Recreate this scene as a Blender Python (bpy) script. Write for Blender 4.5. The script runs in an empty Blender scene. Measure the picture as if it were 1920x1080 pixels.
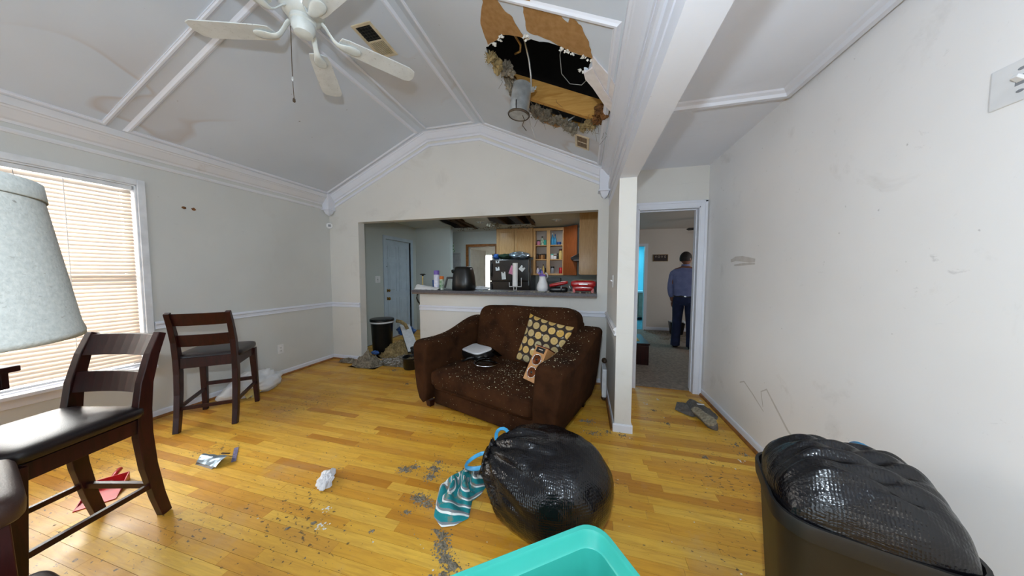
import bpy, bmesh, math, random
from mathutils import Vector, Matrix, noise
from math import sin, cos, pi, radians
random.seed(7)
S = bpy.context.scene
COL = S.collection

# ------------------------------------------------------------------ camera
cam_d = bpy.data.cameras.new('camera'); cam = bpy.data.objects.new('camera', cam_d)
COL.objects.link(cam); S.camera = cam
cam_d.sensor_width = 36.0; cam_d.lens = 520.707/1920*36; cam_d.clip_start = 0.03; cam_d.clip_end = 200
_r = Vector((0.96787698, 0.25141084, 0.0025963)); _u = Vector((-0.01590329, 0.05091195, 0.99857652)); _b = Vector((0.25092078, -0.96654051, 0.05327477))
cam.matrix_world = Matrix(((_r.x, _u.x, _b.x, 0), (_r.y, _u.y, _b.y, 0), (_r.z, _u.z, _b.z, 1.3077), (0, 0, 0, 1)))

# ------------------------------------------------------------------ world, light, exposure
W = bpy.data.worlds.new('sky'); S.world = W; W.use_nodes = True
W.node_tree.nodes['Background'].inputs[0].default_value = (0.90, 0.95, 1.0, 1)
W.node_tree.nodes['Background'].inputs[1].default_value = 1.1
S.view_settings.view_transform = 'Standard'; S.view_settings.look = 'None'
S.view_settings.gamma = 1.0; S.view_settings.use_curve_mapping = False
S.view_settings.exposure = 0.12
S.cycles.max_bounces = 10; S.cycles.diffuse_bounces = 6; S.cycles.glossy_bounces = 4
S.cycles.transmission_bounces = 6; S.cycles.sample_clamp_indirect = 6.0

def light(name, kind, loc, energy, color=(1, 1, 1), size=None, size_y=None, target=None, radius=None):
    d = bpy.data.lights.new(name, kind); d.energy = energy; d.color = color
    if kind == 'AREA':
        d.shape = 'RECTANGLE'; d.size = size; d.size_y = size_y or size
    if radius is not None: d.shadow_soft_size = radius
    o = bpy.data.objects.new(name, d); COL.objects.link(o); o.location = loc
    if target is not None:
        o.rotation_euler = (Vector(target)-Vector(loc)).to_track_quat('-Z', 'Y').to_euler()
    return o
light('photographers_lamp', 'POINT', (-0.03, -0.12, 1.64), 84, (0.74, 0.88, 1.0), radius=0.035)
light('daylight_blind_window', 'AREA', (-4.25, 0.62, 1.35), 360, (1.0, 0.98, 0.96), 1.9, 1.6, (0, 0.62, 1.0))
light('rear_room_fill', 'AREA', (-1.8, -3.45, 1.05), 44, (0.72, 0.88, 1.0), 2.4, 1.8, (-1.8, 0, 0.6))  # added fill behind the camera; the rear door is made up for it
light('rear_hall_fill', 'AREA', (0.82, -3.45, 1.0), 14, (1.0, 0.97, 0.9), 0.7, 1.6, (0.82, 0, 1.2))  # added fill through a made-up opening at the unseen hall end
light('daylight_laundry', 'AREA', (-2.9, 8.35, 1.3), 110, (1, 0.98, 0.95), 0.7, 1.2, (-2.6, 6, 1.2))
light('kitchen_light_near_cabinets', 'AREA', (-0.52, 5.36, 2.30), 11, (0.95, 0.98, 1.0), 0.1, 0.1, (-0.52, 5.36, 0))
light('kitchen_light_at_hole', 'AREA', (-2.0, 5.2, 2.30), 17, (0.66, 0.86, 1.0), 0.1, 0.1, (-2.0, 5.2, 0))
light('bath_added_lamp', 'AREA', (1.0, 8.3, 2.2), 22, (0.35, 0.85, 1.0), 0.5, 0.3, (1.0, 8.0, 0.5))  # cyan lamp added under the bath ceiling; no window is built there
light('bedroom_fill', 'AREA', (3.1, 5.2, 1.4), 13, (1.0, 0.95, 0.92), 1.2, 1.2, (1.0, 5.6, 1.0))  # added fill just inside the right bedroom wall, which has no window

# ------------------------------------------------------------------ helpers
def lin(c):
    def f(v): return v/12.92 if v <= 0.04045 else ((v+0.055)/1.055)**2.4
    if isinstance(c, str):
        c = c.lstrip('#'); c = [int(c[i:i+2], 16)/255 for i in (0, 2, 4)]
    return tuple(f(v) for v in c)+(1.0,)

MATS = {}
class NT:
    def __init__(s, name):
        s.m = bpy.data.materials.new(name); s.m.use_nodes = True
        s.t = s.m.node_tree; s.n = s.t.nodes; s.p = s.n['Principled BSDF']
        MATS[name] = s.m
    def node(s, typ, **kw):
        n = s.n.new(typ)
        for k, v in kw.items(): setattr(n, k, v)
        return n
    def link(s, a, b): s.t.links.new(a, b)
    def val(s, sock, v):
        if hasattr(v, 'links') or isinstance(v, bpy.types.NodeSocket): s.link(v, sock)
        else: sock.default_value = v
    def coord(s, kind='Object', scale=None):
        if kind == 'Position': o = s.node('ShaderNodeNewGeometry').outputs['Position']
        else: o = s.node('ShaderNodeTexCoord').outputs[kind]
        if scale is not None:
            mp = s.node('ShaderNodeMapping'); s.link(o, mp.inputs[0]); mp.inputs['Scale'].default_value = scale; o = mp.outputs[0]
        return o
    def noise(s, co, scale, detail=3, rough=.5, dist=0):
        n = s.node('ShaderNodeTexNoise'); s.link(co, n.inputs['Vector'])
        n.inputs['Scale'].default_value = scale; n.inputs['Detail'].default_value = detail
        n.inputs['Roughness'].default_value = rough; n.inputs['Distortion'].default_value = dist
        return n.outputs['Fac']
    def ramp(s, fac, stops):
        r = s.node('ShaderNodeValToRGB'); s.link(fac, r.inputs[0]); e = r.color_ramp.elements
        while len(e) > 1: e.remove(e[-1])
        e[0].position = stops[0][0]; e[0].color = stops[0][1]
        for p, c in stops[1:]:
            q = e.new(p); q.color = c
        return r.outputs[0]
    def mask(s, fac, a, b):
        r = s.node('ShaderNodeMapRange'); s.link(fac, r.inputs[0]); r.inputs[1].default_value = a; r.inputs[2].default_value = b
        return r.outputs[0]
    def mix(s, fac, a, b, mode='MIX'):
        m = s.node('ShaderNodeMix', data_type='RGBA', blend_type=mode)
        s.val(m.inputs['Factor'], fac); s.val(m.inputs['A'], a); s.val(m.inputs['B'], b)
        return m.outputs['Result']
    def math(s, op, a, b=0.0):
        m = s.node('ShaderNodeMath', operation=op); s.val(m.inputs[0], a); s.val(m.inputs[1], b); return m.outputs[0]
    def bump(s, h, strength=.3, dist=.01):
        b = s.node('ShaderNodeBump'); b.inputs['Strength'].default_value = strength; b.inputs['Distance'].default_value = dist
        s.link(h, b.inputs['Height']); s.link(b.outputs[0], s.p.inputs['Normal'])
    def base(s, c): s.val(s.p.inputs['Base Color'], c)
    def set(s, **k):
        for a, v in k.items(): s.val(s.p.inputs[a], v)

def simple(name, c1, c2=None, rough=.6, scale=12, metal=0, bump=0, bscale=60, coord='Object', spec=None, coat=0, sub=None):
    t = NT(name); co = t.coord(coord)
    if c2 is None:
        l = lin(c1); c2l = tuple(v*.86 for v in l[:3])+(1,)
    else: c2l = lin(c2)
    f = t.noise(co, scale, 4)
    t.base(t.ramp(f, [(.35, lin(c1)), (.65, c2l)]))
    t.p.inputs['Roughness'].default_value = rough; t.p.inputs['Metallic'].default_value = metal
    if spec is not None: t.p.inputs['Specular IOR Level'].default_value = spec
    if coat: t.p.inputs['Coat Weight'].default_value = coat; t.p.inputs['Coat Roughness'].default_value = .15
    if bump: t.bump(t.noise(co, bscale, 3), bump, .004)
    return t.m

class MB:
    def __init__(s): s.v = []; s.f = []
    def add(s, vs, fs, M=None):
        o = len(s.v)
        for p in vs:
            p = Vector(p); s.v.append(M @ p if M is not None else p)
        s.f += [tuple(i+o for i in f) for f in fs]; return s
    def box(s, a, b, M=None):
        x0, y0, z0 = a; x1, y1, z1 = b
        return s.add([(x0, y0, z0), (x1, y0, z0), (x1, y1, z0), (x0, y1, z0), (x0, y0, z1), (x1, y0, z1), (x1, y1, z1), (x0, y1, z1)],
                     [(0, 3, 2, 1), (4, 5, 6, 7), (0, 1, 5, 4), (1, 2, 6, 5), (2, 3, 7, 6), (3, 0, 4, 7)], M)
    def cbox(s, c, d, M=None):
        return s.box([c[i]-d[i]/2 for i in range(3)], [c[i]+d[i]/2 for i in range(3)], M)
    def bar(s, p, q, w, h, up=(0, 0, 1), w2=None, h2=None):
        p = Vector(p); q = Vector(q); d = (q-p).normalized(); u = Vector(up)
        sd = d.cross(u).normalized(); u = sd.cross(d)
        w2 = w2 or w; h2 = h2 or h; V = []
        for c, ww, hh in ((p, w, h), (q, w2, h2)):
            V += [c-sd*ww/2-u*hh/2, c+sd*ww/2-u*hh/2, c+sd*ww/2+u*hh/2, c-sd*ww/2+u*hh/2]
        return s.add(V, [(0, 3, 2, 1), (4, 5, 6, 7), (0, 1, 5, 4), (1, 2, 6, 5), (2, 3, 7, 6), (3, 0, 4, 7)])
    def loft(s, rings, cap=True, closed=True):
        n = len(rings[0]); V = [p for r in rings for p in r]; F = []
        for i in range(len(rings)-1):
            for j in range(n if closed else n-1):
                k = (j+1) % n; F.append((i*n+j, i*n+k, (i+1)*n+k, (i+1)*n+j))
        if cap and closed:
            F.append(tuple(range(n))[::-1]); F.append(tuple((len(rings)-1)*n+j for j in range(n)))
        return s.add(V, F)
    def sweepbar(s, pts, sizes, xdir=(1, 0, 0)):   # rectangular section along a path, x fixed
        X = Vector(xdir); R = []
        pts = [Vector(p) for p in pts]
        for i, p in enumerate(pts):
            d = (pts[min(i+1, len(pts)-1)]-pts[max(i-1, 0)]).normalized(); n = d.cross(X).normalized()
            w, h = sizes[i] if isinstance(sizes[0], tuple) else sizes
            R.append([p-X*w/2-n*h/2, p+X*w/2-n*h/2, p+X*w/2+n*h/2, p-X*w/2+n*h/2])
        return s.loft(R)
    def tube(s, pts, r, n=8, cap=True):
        pts = [Vector(p) for p in pts]; R = []; up = Vector((0.13, 0.21, 1)).normalized()
        for i, p in enumerate(pts):
            d = (pts[min(i+1, len(pts)-1)]-pts[max(i-1, 0)]).normalized()
            a = d.cross(up)
            if a.length < 1e-3: a = d.cross(Vector((1, 0, 0)))
            a.normalize(); b = a.cross(d); rr = r[i] if isinstance(r, (list, tuple)) else r
            R.append([p+a*cos(2*pi*k/n)*rr+b*sin(2*pi*k/n)*rr for k in range(n)])
        return s.loft(R, cap)
    def lathe(s, prof, n=24, M=None, cap=True):
        R = [[Vector((r*cos(2*pi*k/n), r*sin(2*pi*k/n), z)) for k in range(n)] for r, z in prof]
        if M is not None: R = [[M @ p for p in r] for r in R]
        return s.loft(R, cap)
    def prism(s, poly, z0, z1, M=None):
        n = len(poly)
        return s.add([(x, y, z0) for x, y in poly]+[(x, y, z1) for x, y in poly],
                     [tuple(range(n))[::-1], tuple(range(n, 2*n))]+[(i, (i+1) % n, n+(i+1) % n, n+i) for i in range(n)], M)
    def grid(s, fn, nu, nv):
        V = [fn(u/(nu-1), v/(nv-1)) for u in range(nu) for v in range(nv)]
        F = [(u*nv+v, (u+1)*nv+v, (u+1)*nv+v+1, u*nv+v+1) for u in range(nu-1) for v in range(nv-1)]
        return s.add(V, F)
    def sell(s, c, r, e1=.4, e2=.4, nu=20, nv=32, M=None, fn=None):   # superellipsoid
        def pw(v, e): return math.copysign(abs(v)**e, v)
        R = []
        for i in range(nu+1):
            a = -pi/2+pi*i/nu; a = max(-pi/2+.02, min(pi/2-.02, a)); ring = []
            for j in range(nv):
                b = 2*pi*j/nv
                p = Vector((r[0]*pw(cos(a), e1)*pw(cos(b), e2), r[1]*pw(cos(a), e1)*pw(sin(b), e2), r[2]*pw(sin(a), e1)))
                if fn: p = fn(p)
                p = p+Vector(c); ring.append(M @ p if M is not None else p)
            R.append(ring)
        return s.loft(R)
    def chunk(s, c, r, flat=.6):
        a = random.random()*6.28; V = []
        for k in range(4):
            q = a+k*pi/2+random.uniform(-.4, .4); rr = r*random.uniform(.6, 1.2)
            V.append((c[0]+cos(q)*rr, c[1]+sin(q)*rr, c[2]+random.uniform(0, .3)*r*flat))
        V.append((c[0]+random.uniform(-.3, .3)*r, c[1]+random.uniform(-.3, .3)*r, c[2]+r*flat*random.uniform(.6, 1.3)))
        return s.add(V, [(0, 1, 4), (1, 2, 4), (2, 3, 4), (3, 0, 4), (3, 2, 1, 0)])
    def mesh(s, name):
        m = bpy.data.meshes.new(name); m.from_pydata([tuple(v) for v in s.v], [], s.f); m.update(); return m
    def build(s, name, mat, parent=None, smooth=False, bevel=0, seg=2, solid=0, subd=0, fixn=True, autos=None):
        m = s.mesh(name)
        if fixn:
            bm = bmesh.new(); bm.from_mesh(m); bmesh.ops.recalc_face_normals(bm, faces=bm.faces); bm.to_mesh(m); bm.free()
        m.materials.append(MATS[mat] if isinstance(mat, str) else mat)
        if smooth: m.polygons.foreach_set('use_smooth', [True]*len(m.polygons))
        o = bpy.data.objects.new(name, m); COL.objects.link(o)
        if parent is not None:
            o.parent = parent
        if solid:
            d = o.modifiers.new('solid', 'SOLIDIFY'); d.thickness = solid
        if bevel:
            d = o.modifiers.new('bevel', 'BEVEL'); d.width = bevel; d.segments = seg; d.limit_method = 'ANGLE'; d.angle_limit = radians(35)
        if subd:
            d = o.modifiers.new('subd', 'SUBSURF'); d.levels = subd; d.render_levels = subd
        if autos:
            bpy.context.view_layer.objects.active = o
            m.polygons.foreach_set('use_smooth', [True]*len(m.polygons))
            d = o.modifiers.new('split', 'EDGE_SPLIT'); d.split_angle = radians(autos)
        return o

def tag(o, label=None, cat=None, group=None, kind=None):
    if label: o['label'] = label
    if cat: o['category'] = cat
    if group: o['group'] = group
    if kind: o['kind'] = kind
    return o
def st(o): o['kind'] = 'structure'; return o
def empty(name, loc=(0, 0, 0), rz=0, label=None, cat=None, group=None, rot=None):
    o = bpy.data.objects.new(name, None); COL.objects.link(o); o.location = loc
    o.rotation_euler = rot if rot else (0, 0, rz); o.empty_display_size = .1
    return tag(o, label, cat, group)
def copy_tree(o, parent=None):
    c = o.copy(); COL.objects.link(c); c.parent = parent
    for ch in list(o.children): copy_tree(ch, c)
    return c
def RZ(a): return Matrix.Rotation(a, 4, 'Z')
def T(x, y, z): return Matrix.Translation((x, y, z))
def nz(p, f=1.0, s=0): return noise.noise(Vector(p)*f+Vector((s*7.3, s*3.1, s*5.7)))

# ------------------------------------------------------------------ materials
def wall_mat(name, c, dirt=.25, stain='#8f8676', sc=1.0):
    t = NT(name); co = t.coord('Position')
    b = t.mix(t.mask(t.noise(co, 1.3*sc, 3), .35, .7), lin(c), tuple(v*.93 for v in lin(c)[:3])+(1,))
    d = t.math('MULTIPLY', t.mask(t.noise(co, 2.2, 6, .65, .6), .58, .8), dirt)
    b = t.mix(d, b, lin(stain))
    co2 = t.coord('Position', (1, 9, 14))
    d2 = t.math('MULTIPLY', t.mask(t.noise(co2, 1.1, 5, .7, 1.5), .66, .78), dirt*.8)
    b = t.mix(d2, b, lin('#6d675f'))
    d3 = t.math('MULTIPLY', t.mask(t.noise(co, 38, 2), .76, .82), .35)
    b = t.mix(d3, b, lin('#6a6258'))
    t.base(b); t.set(Roughness=.62); t.bump(t.noise(co, 140, 2), .08, .002)
    return t.m
wall_mat('cream wall paint', '#d9d7d2')
wall_mat('left wall paint', '#cfd0cd', .12)
wall_mat('scuffed wall paint', '#f0eeed', .34)
wall_mat('kitchen wall paint', '#b9c0bd', .12)
wall_mat('bedroom wall paint', '#cfc6bd', .12)
wall_mat('bath wall paint', '#7fd0e0', .05)
wall_mat('hall ceiling paint', '#e6eaf4', .08)
wall_mat('white trim paint', '#dfe2ec', .08, '#b9a58a')
wall_mat('dirty trim paint', '#dddde0', .55, '#a58a5e')

def ceil_mat():
    t = NT('water stained ceiling paint'); co = t.coord('Position')
    b = t.mix(t.mask(t.noise(co, .9, 3), .4, .7), lin('#ced6e1'), lin('#c4ccd7'))
    n = t.noise(co, 1.15, 2, .4, .4)
    big = t.mask(t.noise(co, .55, 1), .50, .62)
    inside = t.math('MULTIPLY', t.math('MULTIPLY', t.mask(n, .50, .53), big), .18)
    b = t.mix(inside, b, lin('#b79f8c'))
    ring = t.math('SUBTRACT', t.mask(n, .485, .502), t.mask(n, .502, .53))
    b = t.mix(t.math('MULTIPLY', t.math('MULTIPLY', ring, big), .34), b, lin('#a5825f'))
    d3 = t.math('MULTIPLY', t.mask(t.noise(co, 24, 2), .76, .80), .8)
    b = t.mix(d3, b, lin('#5d544c'))
    t.base(b); t.set(Roughness=.75); t.bump(t.noise(co, 120, 2), .06, .002); return t.m
ceil_mat()

def plank_mat():
    t = NT('honey oak plank'); pos = t.coord('Position')
    rnd = t.node('ShaderNodeObjectInfo').outputs['Random']
    isl = t.node('ShaderNodeNewGeometry').outputs['Random Per Island']
    r = t.math('FRACT', t.math('ADD', rnd, t.math('MULTIPLY', isl, 3.7)))
    base = t.ramp(r, [(0, lin('#b87c22')), (.2, lin('#cf962e')), (.5, lin('#d9a638')), (.8, lin('#e3b548')), (1, lin('#c48a2c'))])
    cx = t.node('ShaderNodeCombineXYZ'); t.link(t.math('MULTIPLY', r, 37.0), cx.inputs[0]); t.link(t.math('MULTIPLY', r, 11.0), cx.inputs[1])
    va = t.node('ShaderNodeVectorMath', operation='ADD'); t.link(pos, va.inputs[0]); t.link(cx.outputs[0], va.inputs[1])
    mp = t.node('ShaderNodeMapping'); t.link(va.outputs[0], mp.inputs[0]); mp.inputs['Scale'].default_value = (2.2, 26, 1)
    g = t.noise(mp.outputs[0], 2.0, 6, .65, .8)
    base = t.mix(t.math('MULTIPLY', t.mask(g, .42, .75), .45), base, lin('#8a5418'))
    big = t.noise(pos, .8, 3, .6)
    base = t.mix(t.math('MULTIPLY', t.mask(big, .48, .68), .35), base, lin('#8d6130'))
    # worn / dusty grey film
    w = t.noise(pos, 2.4, 6, .7, .5)
    base = t.mix(t.math('MULTIPLY', t.mask(w, .55, .75), .28), base, lin('#a99a86'))
    # dirt specks
    mp2 = t.node('ShaderNodeMapping'); t.link(pos, mp2.inputs[0]); mp2.inputs['Scale'].default_value = (.75, 1.3, 1); mp2.inputs['Rotation'].default_value = (0, 0, .9)
    s1 = t.noise(mp2.outputs[0], 42, 3, .6); dens = t.noise(pos, 1.6, 3)
    sp = t.math('ADD', s1, t.math('MULTIPLY', t.math('SUBTRACT', dens, .5), .42))
    base = t.mix(t.math('MULTIPLY', t.mask(sp, .655, .70), .85), base, lin('#40382f'))
    t.base(base); t.set(Roughness=t.ramp(t.noise(pos, 5, 4), [(.3, (.30, .30, .30, 1)), (.7, (.55, .55, .55, 1))]))
    t.set(**{'Specular IOR Level': .45}); t.bump(g, .10, .002); return t.m
plank_mat()
simple('floor seam dark', '#5a3c18', rough=.8)
simple('oak shoe molding', '#9a642c', '#7a4a1c', .5, 20)
def wood_mat(name, a, b, rough=.35, sx=(3, 3, 30), coat=.2):
    t = NT(name); co = t.coord('Object', sx); n = t.noise(co, 2.2, 6, .6, 1.0)
    t.base(t.ramp(n, [(.3, lin(a)), (.7, lin(b))])); t.set(Roughness=rough); t.p.inputs['Coat Weight'].default_value = coat
    t.p.inputs['Coat Roughness'].default_value = .2; t.p.inputs['Specular IOR Level'].default_value = .28; t.bump(n, .05, .002); return t.m
wood_mat('espresso wood', '#371210', '#1c0a08', .38, (18, 18, 3), .08)
wood_mat('maple cabinet wood', '#c89f6c', '#b28852', .45, (20, 20, 2.5), .1)
wood_mat('amber cabinet wood', '#8f4f24', '#7a3f1a', .45, (20, 20, 2.5), .1)
wood_mat('rafter lumber', '#c79a54', '#a87838', .8, (2, 20, 20), 0)
wood_mat('attic joist wood', '#5b4630', '#3f301f', .9, (2, 20, 20), 0)
wood_mat('oak speaker cabinet', '#bd8a58', '#a87647', .4, (20, 3, 20), .1)
wood_mat('mahogany speaker top', '#5a2018', '#40140f', .3, (20, 3, 20), .3)
def leather(name, a, b, rough=.32):
    t = NT(name); co = t.coord('Object'); t.base(t.ramp(t.noise(co, 9, 4), [(.3, lin(a)), (.7, lin(b))]))
    t.set(Roughness=rough); v = t.node('ShaderNodeTexVoronoi'); t.link(co, v.inputs[0]); v.inputs['Scale'].default_value = 260
    t.bump(v.outputs['Distance'], .12, .002); return t.m
leather('dark leather', '#201519', '#181013'); leather('brown leather', '#3b2621', '#2e1d19', .4)
def fabric(name, a, b, rough=.95, scale=500, sheen=.3):
    t = NT(name); co = t.coord('Object'); n = t.noise(co, 5, 5, .6); f = t.noise(co, scale, 2)
    c = t.mix(t.math('MULTIPLY', f, .5), t.ramp(n, [(.3, lin(a)), (.7, lin(b))]), tuple(v*.6 for v in lin(a)[:3])+(1,))
    t.base(c); t.set(Roughness=rough); t.p.inputs['Sheen Weight'].default_value = sheen; t.p.inputs['Sheen Roughness'].default_value = .5
    t.p.inputs['Specular IOR Level'].default_value = .08; t.bump(f, .3, .003); return t.m
fabric('brown chenille', '#452a18', '#1f1108', sheen=0, scale=320)
def linen():
    t = NT('speckled linen shade'); co = t.coord('Object')
    n = t.noise(t.coord('Object', (1, 1, 4)), 55, 3, .7); d = t.mask(n, .62, .72)
    b = t.mix(t.mask(t.noise(co, 140, 3), .3, .7), lin('#b4b3ac'), lin('#a2a29c')); b = t.mix(t.math('MULTIPLY', d, .75), b, lin('#86847a'))
    sp = t.mask(t.noise(co, 45, 2), .73, .77); b = t.mix(t.math('MULTIPLY', sp, .6), b, lin('#5d5349'))
    t.base(b); t.set(Roughness=.9); t.bump(t.noise(co, 300, 2), .25, .002); return t.m
linen()
simple('copper cone', '#b4683a', '#8a4522', .35, 20, metal=.7)
simple('white enamel', '#dfe6e6', '#d6dddd', .25, 20, coat=.3)
def blade():
    t = NT('dusty white fan blade'); co = t.coord('Object')
    b = t.mix(t.mask(t.noise(co, 9, 4), .4, .7), lin('#dde2e4'), lin('#cdd2d3'))
    b = t.mix(t.math('MULTIPLY', t.mask(t.noise(co, 60, 4, .7), .60, .7), .45), b, lin('#77756b'))
    t.base(b); t.set(Roughness=.55); return t.m
blade()
simple('yellowed vent plastic', '#d8cbb0', '#c5b594', .5)
simple('dirty vent metal', '#8f7658', '#6f5a42', .6, 40)
simple('dark void', '#0b0a09', rough=1)
simple('duct filter black', '#26241f', '#3a372e', .9, 60)
simple('galvanized steel', '#d6d9da', '#b9bcbd', .3, 18, metal=.6, bump=.05)
simple('chrome', '#d5d7da', '#bfc2c6', .18, 8, metal=1.0)
simple('kraft paper', '#a8804f', '#99713f', .9, 30, bump=.1)
simple('gypsum white', '#e8e2e2', '#ddd6d5', .9, 20)
simple('insulation fluff', '#8d8373', '#5f574a', 1, 40, bump=.6, bscale=150)
simple('tan insulation', '#a08c62', '#776440', 1, 40, bump=.6, bscale=150)
simple('dirt clod', '#8c8170', '#62594a', 1, 60, bump=.6, bscale=160)
simple('rubble grey', '#aaa49d', '#7f7a73', .9, 40)
simple('pale fleck', '#cfc8ab', '#b9b08c', 1, 60)
simple('white fleck', '#dcdad5', '#c9c6c0', 1, 60)
simple('copper wire sheath', '#b08a4c', '#94703a', .5)
simple('silver conduit', '#c9cbcc', '#a8aaab', .35, 30, metal=.6)
simple('brown wire', '#4a3a2a', rough=.6)
simple('white plastic', '#e4e4e4', '#d8d8da', .35)
simple('grey plastic', '#8d9096', rough=.4)
simple('black plastic', '#151516', '#101011', .3)
simple('matte black plastic', '#121110', '#0c0b0b', .5)
simple('black glass', '#0a0b0d', rough=.08, coat=.5)
simple('fridge black', '#17110f', '#100c0b', .25)
def trashbag(name, sc, va=.26, fold=(1, 1, .5)):
    t = NT(name); co = t.coord('Object'); t.base(t.ramp(t.noise(co, 6, 4), [(.3, lin('#100f12')), (.7, lin('#09080b'))]))
    t.set(Roughness=.20); t.p.inputs['Specular IOR Level'].default_value = .42
    v = t.node('ShaderNodeTexVoronoi'); t.link(t.coord('Object', (1, 1, .8)), v.inputs[0]); v.inputs['Scale'].default_value = sc; v.inputs['Randomness'].default_value = .25
    n2 = t.noise(t.coord('Object', fold), 9, 5, .6, 1.4)
    t.bump(t.math('ADD', t.math('MULTIPLY', v.outputs['Distance'], va), n2), .5, .012)
    return t.m
trashbag('black bin liner', 110)
trashbag('stretched bin liner', 130, .16, (.55, 2.2, 1))
simple('blue drawstring plastic', '#3f9fd0', '#2f86b8', .4)
simple('teal plastic', '#3fb5a6', '#38a99b', .38, 3, coat=.1)
simple('red plastic', '#c3161c', '#a80f15', .35)
simple('red enamel', '#b3141a', '#960e13', .25, coat=.3)
simple('counter laminate', '#5d5a60', '#48454b', .5, 90)
simple('counter edge laminate', '#7a6a5e', '#6b5b50', .6, 60)
simple('white tissue', '#dfdfe2', '#cfcfd4', .9, 20)
simple('grey knit', '#6f6964', '#5a5550', 1, 60, bump=.4, bscale=300)
simple('shoe sole rubber', '#a59a86', '#7d7462', .9, 50, bump=.4, bscale=90)
simple('foil wrapper', '#9fb0bd', '#7f8f9c', .3, 25, metal=.7)
simple('dark brown wrapper', '#2a1a10', '#43301c', .5)
simple('lilac strip', '#7d7796', '#5d5874', .7, 60)
simple('orange cap', '#d8701c', rough=.4); simple('purple cap', '#7b62b8', rough=.4)
simple('green label', '#2f7a3a', '#dfe8dc', .5, 25); simple('lavender label', '#c9cae6', '#e6e6f0', .5, 30)
simple('pitcher white', '#e6e6e8', '#d8d8dc', .35, 10)
simple('paper white', '#e6e6e6', '#dcdcdc', .9)
simple('pink paper', '#d58aa8', rough=.9)
simple('door paint', '#b4c3d0', '#a9b8c6', .5, 6)
simple('white door paint', '#dcd5cc', '#d2cac0', .5, 6)
simple('brass', '#9a7434', '#7d5b24', .35, metal=1.0)
simple('panel grey metal', '#a5a5a6', rough=.5)
simple('carpet', '#8d7f73', '#75685d', 1, 30, bump=.7, bscale=220, coord='Position')
simple('bath floor', '#5f8f9a', '#4b7681', .7, 9, coord='Position')
simple('cyan cabinet', '#b79a86', '#a68a77', .5)
simple('man skin', '#8a5f4c', rough=.6); simple('dark hair', '#17110f', '#221915', .7, 90, bump=.4, bscale=300)
simple('blue shirt', '#7f86b2', '#737aa6', .85, 14, bump=.25, bscale=25)
simple('navy trousers', '#232c4e', '#1b2340', .9, 10, bump=.25, bscale=14)
simple('black leather', '#121112', rough=.35)
simple('blue plastic', '#2c5aa0', '#244c8a', .4)
simple('thin white plastic', '#d7dade', '#c6c9ce', .35, 16)
simple('yellow paper', '#d8bf7c', '#c9ad63', .9)
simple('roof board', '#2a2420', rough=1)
simple('gold frame', '#8a6a2c', '#6d5120', .4, metal=.5)
simple('poster maroon', '#2a1216', '#1c0c0f', .6)
simple('letter cream', '#b9aa9a', rough=.7)
simple('woodchip brown', '#7a4f24', '#5b3817', .9, 30)
simple('scuff grey', '#cfcbc7', '#c6c1bc', .8, 20, coord='Position')
simple('peach wall under sill', '#d9d2c6', rough=.7)
simple('window vinyl', '#e4e6ea', rough=.4)
def translucent(name, c, amount=.5, rough=.5):
    t = NT(name); tr = t.node('ShaderNodeBsdfTranslucent'); tr.inputs[0].default_value = lin(c)
    co = t.coord('Object'); t.base(t.ramp(t.noise(co, 8, 2), [(.3, lin(c)), (.7, tuple(v*.95 for v in lin(c)[:3])+(1,))])); t.set(Roughness=rough)
    mx = t.node('ShaderNodeMixShader'); mx.inputs[0].default_value = amount
    t.link(t.p.outputs[0], mx.inputs[1]); t.link(tr.outputs[0], mx.inputs[2])
    t.link(mx.outputs[0], t.n['Material Output'].inputs[0]); return t.m
translucent('blind slat vinyl', '#c9b9aa', .05)
translucent('white bag film', '#f0f2f6', .22, .3)
translucent('bright curtain', '#f4f1ea', .6)
def glass(name, c=(1, 1, 1, 1), rough=.02):
    t = NT(name); t.base(c); t.set(Roughness=rough); t.p.inputs['Transmission Weight'].default_value = 1
    # thin architectural glass: let light pass straight through
    tr = t.node('ShaderNodeBsdfTransparent'); gl = t.node('ShaderNodeBsdfGlossy'); gl.inputs['Roughness'].default_value = .02
    fr = t.node('ShaderNodeFresnel'); fr.inputs[0].default_value = 1.35
    mx = t.node('ShaderNodeMixShader'); t.link(fr.outputs[0], mx.inputs[0]); t.link(tr.outputs[0], mx.inputs[1]); t.link(gl.outputs[0], mx.inputs[2])
    tr.inputs[0].default_value = c
    t.link(mx.outputs[0], t.n['Material Output'].inputs[0]); return t.m
glass('window glass', (.96, .98, .98, 1)); glass('lid glass', (.75, .8, .8, 1))
def stripes():
    t = NT('teal striped fleece'); co = t.node('ShaderNodeUVMap').outputs[0]
    w = t.node('ShaderNodeTexWave'); t.link(co, w.inputs[0]); w.inputs['Scale'].default_value = 1.0; w.inputs['Distortion'].default_value = .6; w.inputs['Detail'].default_value = 1; w.wave_profile = 'SAW'
    r = t.ramp(w.outputs['Fac'], [(0, lin('#197e84')), (.42, lin('#197e84')), (.44, lin('#dfe3e2')), (.62, lin('#dfe3e2')), (.64, lin('#7a7f84')), (.84, lin('#7a7f84')), (.86, lin('#197e84'))])
    for n in t.n:
        if n.type == 'VALTORGB': n.color_ramp.interpolation = 'CONSTANT'
    ob = t.coord('Object'); d = t.math('MULTIPLY', t.mask(t.noise(ob, 16, 4), .58, .68), .7)
    t.base(t.mix(d, r, lin('#8a7452'))); t.set(Roughness=1); t.bump(t.noise(ob, 220, 2), .5, .004); return t.m
stripes()
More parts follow.
